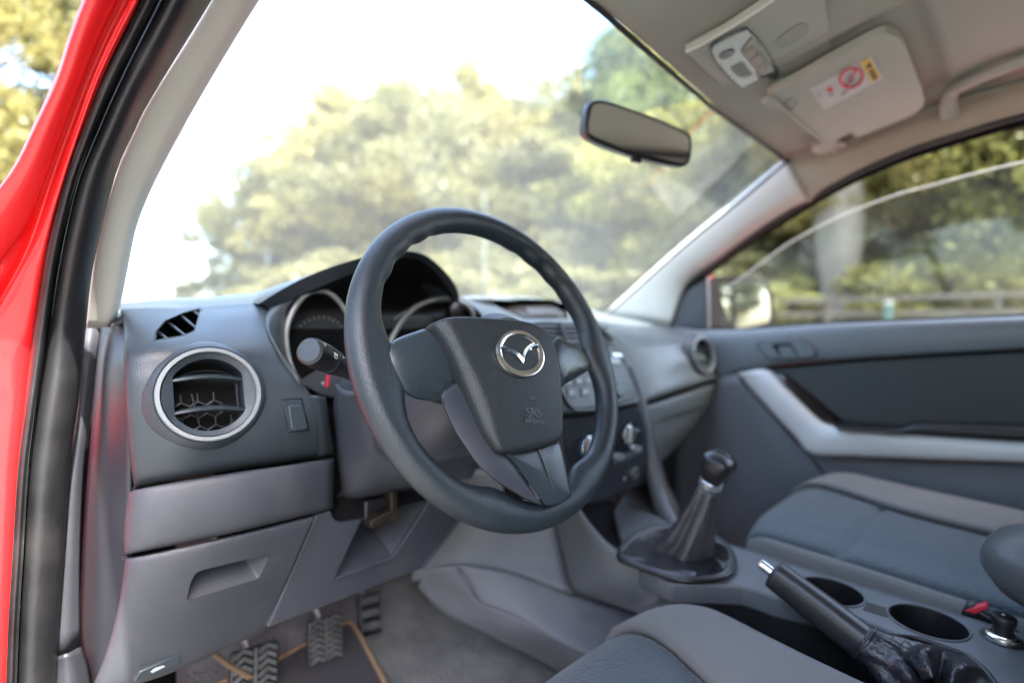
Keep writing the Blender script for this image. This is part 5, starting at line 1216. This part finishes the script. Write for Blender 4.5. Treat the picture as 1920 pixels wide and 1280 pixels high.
# ================================================================ PEDALS, MAT
def pedal(name, label, c, w, h, stem, tilt, rows_=7, gas=False):
    p = thing(name, label, 'pedal')
    rx = Matrix.Rotation(R(tilt), 3, 'X'); rz = Matrix.Rotation(R(8), 3, 'Y'); rm = rz @ rx
    c = Vector(c)
    box('pedal_pad', c, (w, .012, h), M['grip'], p, .004, rm, 3)
    J = []
    for i in range(rows_):
        v = -h/2+h*(i+.5)/rows_
        for sg in ((-1, 1) if not gas else (0,)):
            if gas: J.append(box('r', c+rm @ Vector((0, -.0068, v)), (w*.78, .006, h/rows_*.55), M['pedal'], None, .0006, rm)); continue
            for s2 in (-1, 1):
                r2 = rm @ Matrix.Rotation(R(32*s2), 3, 'Y'); J.append(box('r', c+rm @ Vector((sg*w*.25+s2*w*.09, -.0068, v)), (w*.23, .006, h/rows_*.46), M['pedal'], None, .0006, r2))
    if not gas: J.append(box('r', c+rm @ Vector((0, -.0068, 0)), (w*.06, .006, h*.95), M['pedal'], None, .0005, rm))
    join('tread_ribs', J, p)
    tube('pedal_arm', [c+Vector((0, .01, h*.2)), c+Vector(stem)*.35+Vector((0, .02, 0)), c+Vector(stem)], [.006, .007, .008], M['metal'], p, 4, 10, flat=(1, .6))
cP = Y(476, 1262, .42); pedal('clutch_pedal', 'clutch pedal with herringbone rubber tread, nearest the door', cP, .072, .078, (-.035, .08, .22), -18)
cB = Y(609, 1195, .45); pedal('brake_pedal', 'brake pedal with herringbone rubber tread, between the other pedals', cB, .064, .070, (-.03, .08, .22), -18)
cG = Y(694, 1172, .48); pedal('accelerator_pedal', 'narrow long accelerator pedal nearest the centre tunnel', cG, .046, .115, (-.0, .05, .20), -22, 5, True)
fm = thing('floor_mat', 'dark carpet mat edged with tan binding under the pedals', 'floor mat')
def fl(px, py): return PL(px, py, Vector((0, .2, -.672)), Vector((0, -.475, 1)).normalized())
MC = [(380, 1300), (475, 1262), (560, 1215), (640, 1172), (655, 1168), (668, 1180), (700, 1240), (730, 1300), (820, 1500), (200, 1500)]
mc = [fl(*p) for p in MC]
prism('mat_carpet', mc, .008, M['mat'], fm, .002)
tube('mat_binding', [p+Vector((0, 0, .002)) for p in mc], .0038, M['tan'], fm, 3, 8, True)
tube('mat_strap', [Y(392, 1216, .42), Y(428, 1245, .40), Y(470, 1270, .36)], .006, M['tan'], fm, 3, 8, flat=(.4, 1))
# ================================================================ OUTSIDE
GZ = -1.15
def noisecol(name, c1, c2, scale, rough=.95):
    m = bpy.data.materials.new(name); m.use_nodes = True; t = m.node_tree; b = t.nodes['Principled BSDF']; b.inputs['Roughness'].default_value = rough
    tc = t.nodes.new('ShaderNodeTexCoord'); n = t.nodes.new('ShaderNodeTexNoise'); n.inputs['Scale'].default_value = scale; n.inputs['Detail'].default_value = 8
    r = t.nodes.new('ShaderNodeValToRGB'); r.color_ramp.elements[0].color = (*c1, 1); r.color_ramp.elements[1].color = (*c2, 1); r.color_ramp.elements[0].position = .35; r.color_ramp.elements[1].position = .65
    t.links.new(tc.outputs['Object'], n.inputs['Vector']); t.links.new(n.outputs[0], r.inputs[0]); t.links.new(r.outputs[0], b.inputs['Base Color']); return m
gm = noisecol('dry_ground', (.11, .105, .08), (.16, .155, .12), .6)
o = link('ground', meshof([(-400, -400, GZ), (400, -400, GZ), (400, 400, GZ), (-400, 400, GZ)], [(0, 1, 2, 3)]), gm, None, False); o['kind'] = 'structure'
rm_ = noisecol('pale_road', (.14, .14, .135), (.18, .18, .17), 3)
o = link('road', meshof([(-7, -60, GZ+.004), (5.5, -60, GZ+.004), (5.5, 14, GZ+.004), (-7, 14, GZ+.004)], [(0, 1, 2, 3)]), rm_, None, False); o['kind'] = 'structure'
def leafmat(name, c1, c2, tr=.35):
    m = bpy.data.materials.new(name); m.use_nodes = True; t = m.node_tree; t.nodes.clear(); L = t.links.new
    g = t.nodes.new('ShaderNodeNewGeometry'); r = t.nodes.new('ShaderNodeValToRGB')
    r.color_ramp.elements[0].color = (*c1, 1); r.color_ramp.elements[1].color = (*c2, 1)
    L(g.outputs['Random Per Island'], r.inputs[0])
    d = t.nodes.new('ShaderNodeBsdfDiffuse'); tl = t.nodes.new('ShaderNodeBsdfTranslucent'); gl = t.nodes.new('ShaderNodeBsdfGlossy'); gl.inputs['Roughness'].default_value = .35
    mx = t.nodes.new('ShaderNodeMixShader'); mx.inputs[0].default_value = tr; m2 = t.nodes.new('ShaderNodeMixShader'); m2.inputs[0].default_value = .02
    o = t.nodes.new('ShaderNodeOutputMaterial')
    L(r.outputs[0], d.inputs[0]); L(r.outputs[0], tl.inputs[0]); L(d.outputs[0], mx.inputs[1]); L(tl.outputs[0], mx.inputs[2]); L(mx.outputs[0], m2.inputs[1]); L(gl.outputs[0], m2.inputs[2]); L(m2.outputs[0], o.inputs[0])
    return m
LM = [leafmat('leaf_olive', (.165, .165, .075), (.225, .22, .105), .58), leafmat('leaf_gold', (.21, .195, .07), (.33, .295, .11), .55), leafmat('leaf_green', (.18, .19, .06), (.32, .32, .10), .55)]
bark = mat('bark', (.16, .13, .10), .95, var=.3, vscale=4)
bark2 = mat('pale_bark', (.16, .15, .125), .9, var=.2, vscale=3)
def crown(rng, H, Wd, trunk, nc, nl, ls):
    """clumps of leaf faces scattered on many small limbs"""
    C = []
    for i in range(nc):
        while True:
            p = rng.uniform(-1, 1, 3)
            if .25 < np.linalg.norm(p) < 1: break
        h = .94*(p[2]+1)/2; s = (.55+.6*math.sin(math.pi*min(1, h*.85+.12)))
        C.append((p[0]*Wd*.5*s, p[1]*Wd*.5*s, trunk+(H-trunk)*h, rng.uniform(.45, 1.15)*Wd*.115))
    V = []; F = []
    for cx, cy, cz, r in C:
        n = int(nl*rng.uniform(.6, 1.4)); q = rng.normal(0, 1, (n, 3)); q /= np.linalg.norm(q, axis=1)[:, None]; q *= (rng.uniform(.3, 1, (n, 1))**.6)*r*np.array([1.15, 1.15, .8])
        q += np.array([cx, cy, cz]); a = rng.normal(0, 1, (n, 3)); a /= np.linalg.norm(a, axis=1)[:, None]; b = np.cross(a, rng.normal(0, 1, (n, 3))); b /= np.linalg.norm(b, axis=1)[:, None]
        s = ls*rng.uniform(.6, 1.4, (n, 1))
        k = len(V)
        P = np.stack([q-a*s, q+b*s*.5, q+a*s, q-b*s*.5], 1).reshape(-1, 3); V.extend(P.tolist()); F.extend([(k+4*i, k+4*i+1, k+4*i+2, k+4*i+3) for i in range(n)])
    me = bpy.data.meshes.new('crown'); me.from_pydata(V, [], F); return me, C
def trunk_mesh(rng, H, trunk, C, r0, n_l=14):
    vs = []; fs = []
    def tb(P, R_, seg=8):
        k = len(vs)
        for i, p in enumerate(P):
            t = (P[min(i+1, len(P)-1)]-P[max(i-1, 0)]).normalized(); a = Vector((1, 0, 0)) if abs(t.x) < .9 else Vector((0, 1, 0)); u = (a-t*a.dot(t)).normalized(); w = t.cross(u)
            for s in range(seg): vs.append(p+(u*math.cos(2*math.pi*s/seg)+w*math.sin(2*math.pi*s/seg))*R_[i])
        for i in range(len(P)-1):
            for s in range(seg): fs.append((k+i*seg+s, k+i*seg+(s+1) % seg, k+(i+1)*seg+(s+1) % seg, k+(i+1)*seg+s))
    P = [Vector((rng.uniform(-.12, .12)*i, rng.uniform(-.12, .12)*i, H*.85*i/5)) for i in range(6)]; tb(P, [r0*1.3, r0, r0*.85, r0*.65, r0*.4, r0*.15])
    for j in rng.choice(len(C), min(n_l, len(C)), replace=False):
        e = Vector(C[j][:3]); t = min(.95, max(.25, e.z/H*.7)); f = t*5; i = min(4, int(f)); s = P[i].lerp(P[i+1], f-i)
        tb([s, s.lerp(e, .5)+Vector((0, 0, .2)), e], [r0*.35, r0*.2, r0*.06], 5)
    return meshof(vs, fs)
protos = []
for i, (H_, W_, tk, nc, nl, ls) in enumerate(((9, 6.5, 1.0, 105, 380, .075), (10, 6, 1.6, 100, 380, .075), (7.5, 6, .6, 100, 360, .07), (4.0, 4.5, .1, 60, 300, .07))):
    rng = np.random.default_rng(63+i); cm, C = crown(rng, H_, W_, tk, nc, nl, ls); protos.append((cm, trunk_mesh(rng, H_, tk, C, .16+.02*(H_ > 8)), H_))
TC = {}
def tree(px, dist, H_, kind, leaf, bk, label, cat='tree', group=None, wide=1.0):
    """stands dist metres off in the direction of the picture column px"""
    az = yaw+math.atan((px-960)/FPX); x = CAMP.x+dist*math.sin(az); y = CAMP.y+dist*math.cos(az)
    cm, tm, h0 = protos[kind]
    t = thing('tree' if kind < 3 else 'bush', label, cat, group); t.location = (x, y, GZ); s = H_/h0; t.scale = (s*wide, s*wide, s); t.rotation_euler.z = (px*7.3+dist) % 6.28
    for nm, me, mt in (('crown', cm, LM[leaf]), ('trunk', tm, bk)):
        key = (nm, kind, mt.name)
        if key not in TC: c = me.copy(); c.materials.clear(); c.materials.append(mt); TC[key] = c
        o = bpy.data.objects.new(nm, TC[key]); col.objects.link(o); o.parent = t
    return t
G1 = 'trees along the verge seen through the windscreen'
TR = [ # px, dist, height, kind, leaf
 (492, 28, 9.0, 1, 0, 'outermost olive tree beside the open sky, seen left of the wheel'),
 (420, 29, 4.0, 3, 0, 'low spreading tree just above the dashboard next to the open sky'),
 (560, 26, 10.2, 0, 0, 'rounded olive tree above the instrument hood'),
 (625, 29, 12.4, 1, 0, 'pale olive tree left of the tallest crowns'),
 (640, 24, 11.8, 0, 1, 'golden tipped tree seen above the left part of the wheel rim'),
 (705, 27, 14.8, 1, 0, 'tall olive tree with its top left of the highest crown'),
 (775, 23, 12.4, 0, 0, 'broad olive tree right above the steering wheel'),
 (840, 26, 15.2, 1, 1, 'highest golden crown in the middle of the windscreen'),
 (900, 22, 10.5, 2, 0, 'leafy tree above the right part of the wheel rim'),
 (960, 25, 11.4, 0, 1, 'yellowish tree between the highest crown and the mirror'),
 (1030, 22, 12.0, 1, 1, 'bright yellow tree just left of the interior mirror'),
 (1090, 24, 11.5, 2, 0, 'olive tree directly below the left end of the mirror'),
 (1150, 20, 12.4, 0, 0, 'tree behind the interior mirror rising into the shade band'),
 (1215, 22, 14.6, 1, 2, 'dark green tall tree rising behind the shade band'),
 (1265, 18, 10.8, 2, 2, 'dark tree right of the interior mirror'),
 (1330, 19, 10.2, 0, 2, 'bluish green tree in the lower right corner of the windscreen'),
 (1400, 17, 9.6, 2, 0, 'tree whose crown shows just above the pillar and in the window corner')]
for a in TR: tree(*a[:5], bark, a[5], group=G1)
for i, a in enumerate([(-200, 16, 12.0, 0, 0, 'tall tree outside, seen left of the red door frame'), (-70, 21, 7.5, 2, 1, 'golden tree low outside, seen left of the red door frame'), (-130, 14, 9, 1, 1, 'golden tree at the outer edge beyond the door frame')]): tree(*a[:5], bark, a[5])
G2 = 'trees of the roadside wood seen through the passenger window'
k = 0
RW = ['thick pale trunked tree in the passenger window', 'tree with yellow leaves in the middle of the passenger window', 'shady tree near the mirror shell', 'dense tree at the right of the passenger window', 'tree behind the fence post', 'yellowish tree near the right edge of the window', 'back row tree above the glass edge', 'dull green tree in the window corner', 'leafy tree near the frame', 'tall tree rising to the roof line', 'brown green tree far right', 'deep shade tree far right behind the others']
W2 = [(1500, 15, 8.5, 1, 1), (1455, 20, 10, 0, 2), (1550, 19, 11, 1, 2), (1620, 16, 9.0, 0, 0), (1680, 20, 12, 2, 2), (1730, 15, 8.5, 1, 1), (1790, 19, 11, 0, 0), (1850, 15, 9, 2, 2), (1920, 18, 11, 1, 0), (1990, 15, 9, 0, 2), (2080, 17, 10, 2, 0), (2200, 16, 9, 1, 2)]
for a, lb in zip(W2, RW): tree(*a, bark2 if a[0] in (1550,) else bark, lb, group=G2)
def mass(name, label, spots, leaf, wide):
    """one continuous undergrowth mass that nobody could count"""
    V = []; F = []
    for px, dist, H_ in spots:
        az = yaw+math.atan((px-960)/FPX); x = CAMP.x+dist*math.sin(az); y = CAMP.y+dist*math.cos(az); cm = protos[3][0]
        a = np.empty(len(cm.vertices)*3); cm.vertices.foreach_get('co', a); a = a.reshape(-1, 3); s_ = H_/4.0; r = (px*.37) % 6.28
        c, si = math.cos(r), math.sin(r); q = np.stack([(a[:, 0]*c-a[:, 1]*si)*s_*wide+x, (a[:, 0]*si+a[:, 1]*c)*s_*wide+y, a[:, 2]*s_+GZ], 1)
        k_ = len(V); V.extend(q.tolist()); F.extend([tuple(k_+v for v in p.vertices) for p in cm.polygons])
    me = bpy.data.meshes.new(name); me.from_pydata(V, [], F); o = link(name, me, LM[leaf], None, False); o['kind'] = 'stuff'; o['label'] = label; o['category'] = 'undergrowth'
mass('undergrowth', 'dry olive undergrowth behind the rail fence', [(1480, 13.5, 2.6), (1540, 14, 3.0), (1590, 13.5, 2.4), (1640, 14.5, 3.2), (1700, 13.8, 2.8), (1760, 14.2, 3.1), (1820, 13.6, 2.6), (1880, 14, 3.0), (1950, 14, 2.8), (2050, 14, 3)], 2, 1.3)
mass('undergrowth', 'olive undergrowth at the foot of the windscreen trees', [(470, 27, 3.0), (520, 26, 3.2), (590, 22, 3.4), (650, 19, 3.8), (740, 19, 3.6), (830, 18, 3.8), (920, 18, 3.8), (1010, 17, 3.8), (1100, 17, 3.8), (1190, 16, 3.8), (1290, 16, 3.8), (1390, 15, 3.6)], 0, 1.5)
# broad pale tree trunk in the window
def bigtrunk():
    t = thing('tree', 'massive pale grey trunk standing in the passenger window', 'tree')
    az = yaw+math.atan((1568-960)/FPX); d = 12.6; c = Vector((CAMP.x+d*math.sin(az), CAMP.y+d*math.cos(az), GZ))
    L = []
    for z, r in ((0, .34), (.6, .28), (1.5, .30), (2.5, .40), (3.4, .46), (4.5, .42), (7, .3)):
        L.append([c+Vector((math.cos(a)*r*(1+.12*math.sin(3*a+z)), math.sin(a)*r, z)) for a in [2*math.pi*i/20 for i in range(20)]])
    loft('trunk', L, bark2, t, True, None, 3)
    cm = protos[1][0].copy(); cm.materials.clear(); cm.materials.append(LM[1]); o = bpy.data.objects.new('crown', cm); col.objects.link(o); o.parent = t; o.location = c+Vector((0, 0, 1.5)); o.scale = (.7, .7, .9)
bigtrunk()
for i, a in enumerate([(-13, -3, 9.5, 0, 0), (-15, 4, 11, 1, 1), (-12, -12, 10, 2, 0), (-6, -19, 10, 1, 2), (3.5, -22, 9, 0, 0), (7.5, -26, 10, 1, 2), (11.5, -20, 9, 2, 0), (15, -26, 11, 1, 0), (1.0, -34, 11, 1, 2), (6, -38, 12, 0, 0)]):  # the driver-side trees are unseen, added to cut low sky light
    x, y, H_, kd, lf = a; cm, tm, h0 = protos[kd]; t = thing('tree', ['olive tree across the road level with the driver door', 'tall golden tree across the road ahead of the driver door', 'round tree across the road behind the driver door', 'tree behind the car on the driver side', 'rearmost view tree nearest the road edge in the mirror', 'tall tree second in the mirror view', 'round tree furthest right in the mirror view', 'high tree beyond the mirror view', 'distant tree over the road behind the car', 'most distant tree behind the car'][i], 'tree', 'trees around the rear of the car')
    t.location = (x, y, GZ); t.scale = (H_/h0,)*3
    for nm, mt in (('crown', LM[lf]), ('trunk', bark)):
        key = (nm, kd, mt.name)
        if key not in TC: c = (cm if nm == 'crown' else tm).copy(); c.materials.clear(); c.materials.append(mt); TC[key] = c
        o = bpy.data.objects.new(nm, TC[key]); col.objects.link(o); o.parent = t
# fence
fe = thing('fence', 'weathered wooden rail fence below the passenger window trees', 'fence')
az0 = yaw+math.atan((1440-960)/FPX); az1 = yaw+math.atan((2300-960)/FPX)
fx = 11.3
def fpnt(px, z): d = ray(px, 611); t = (fx)/d.x; return Vector((CAMP.x+d.x*t, CAMP.y+d.y*t, z))
wd_m = mat('weathered_wood', (.095, .09, .07), .9, var=.3, vscale=5)
yA = fpnt(1420, 0).y; yB = -12
for z in (.56, .28, 0.0, -.4): box('rail', (CAMP.x+fx, (yA+yB)/2, z), (.04, yA-yB, .09), wd_m, fe, .005)
y = yB
while y < yA: box('post', (CAMP.x+fx+.06, y, GZ+.9), (.09, .09, 1.8), wd_m, fe, .006); y += 2.4
mp_ = thing('marker_post', 'small teal marker post in front of the fence', 'post')
p = fpnt(1668, .1); box('post_shaft', (p.x-.15, p.y, -.35), (.10, .10, 1.6), mat('teal_paint', (.06, .12, .11), .7), mp_, .01); box('post_cap', (p.x-.15, p.y, .47), (.12, .12, .04), M['white'], mp_, .01)
lpst = thing('slim_post', 'slim grey post in front of the trees above the wheel', 'post')
az = yaw+math.atan((909-960)/FPX); d = 15; c = Vector((CAMP.x+d*math.sin(az), CAMP.y+d*math.cos(az), GZ)); pm = mat('galvanised', (.16, .19, .18), .7)
tube('pole', [c, c+Vector((0, 0, 2.5)), c+Vector((0, 0, 5.2))], [.024, .022, .02], pm, lpst, 2, 12)
# dry grass mass
rng = np.random.default_rng(5); V = []; F = []
for i in range(14000):
    x = rng.uniform(6, 26); y = rng.uniform(-14, 26)
    if rng.random() < .4: x = rng.uniform(-12, 26); y = rng.uniform(13, 26)
    h = rng.uniform(.12, .4); a = rng.uniform(0, 6.28); w = .03; k_ = len(V); dx, dy = math.cos(a)*w, math.sin(a)*w; lx, ly = rng.normal(0, .1, 2)
    V += [(x-dx, y-dy, GZ), (x+dx, y+dy, GZ), (x+lx, y+ly, GZ+h)]; F.append((k_, k_+1, k_+2))
me = bpy.data.meshes.new('grass'); me.from_pydata(V, [], F); o = link('dry_grass', me, leafmat('dry_blades', (.25, .20, .09), (.45, .38, .18)), None, False); o['kind'] = 'stuff'
o['label'] = 'dry grass along the verge and under the trees'; o['category'] = 'grass'
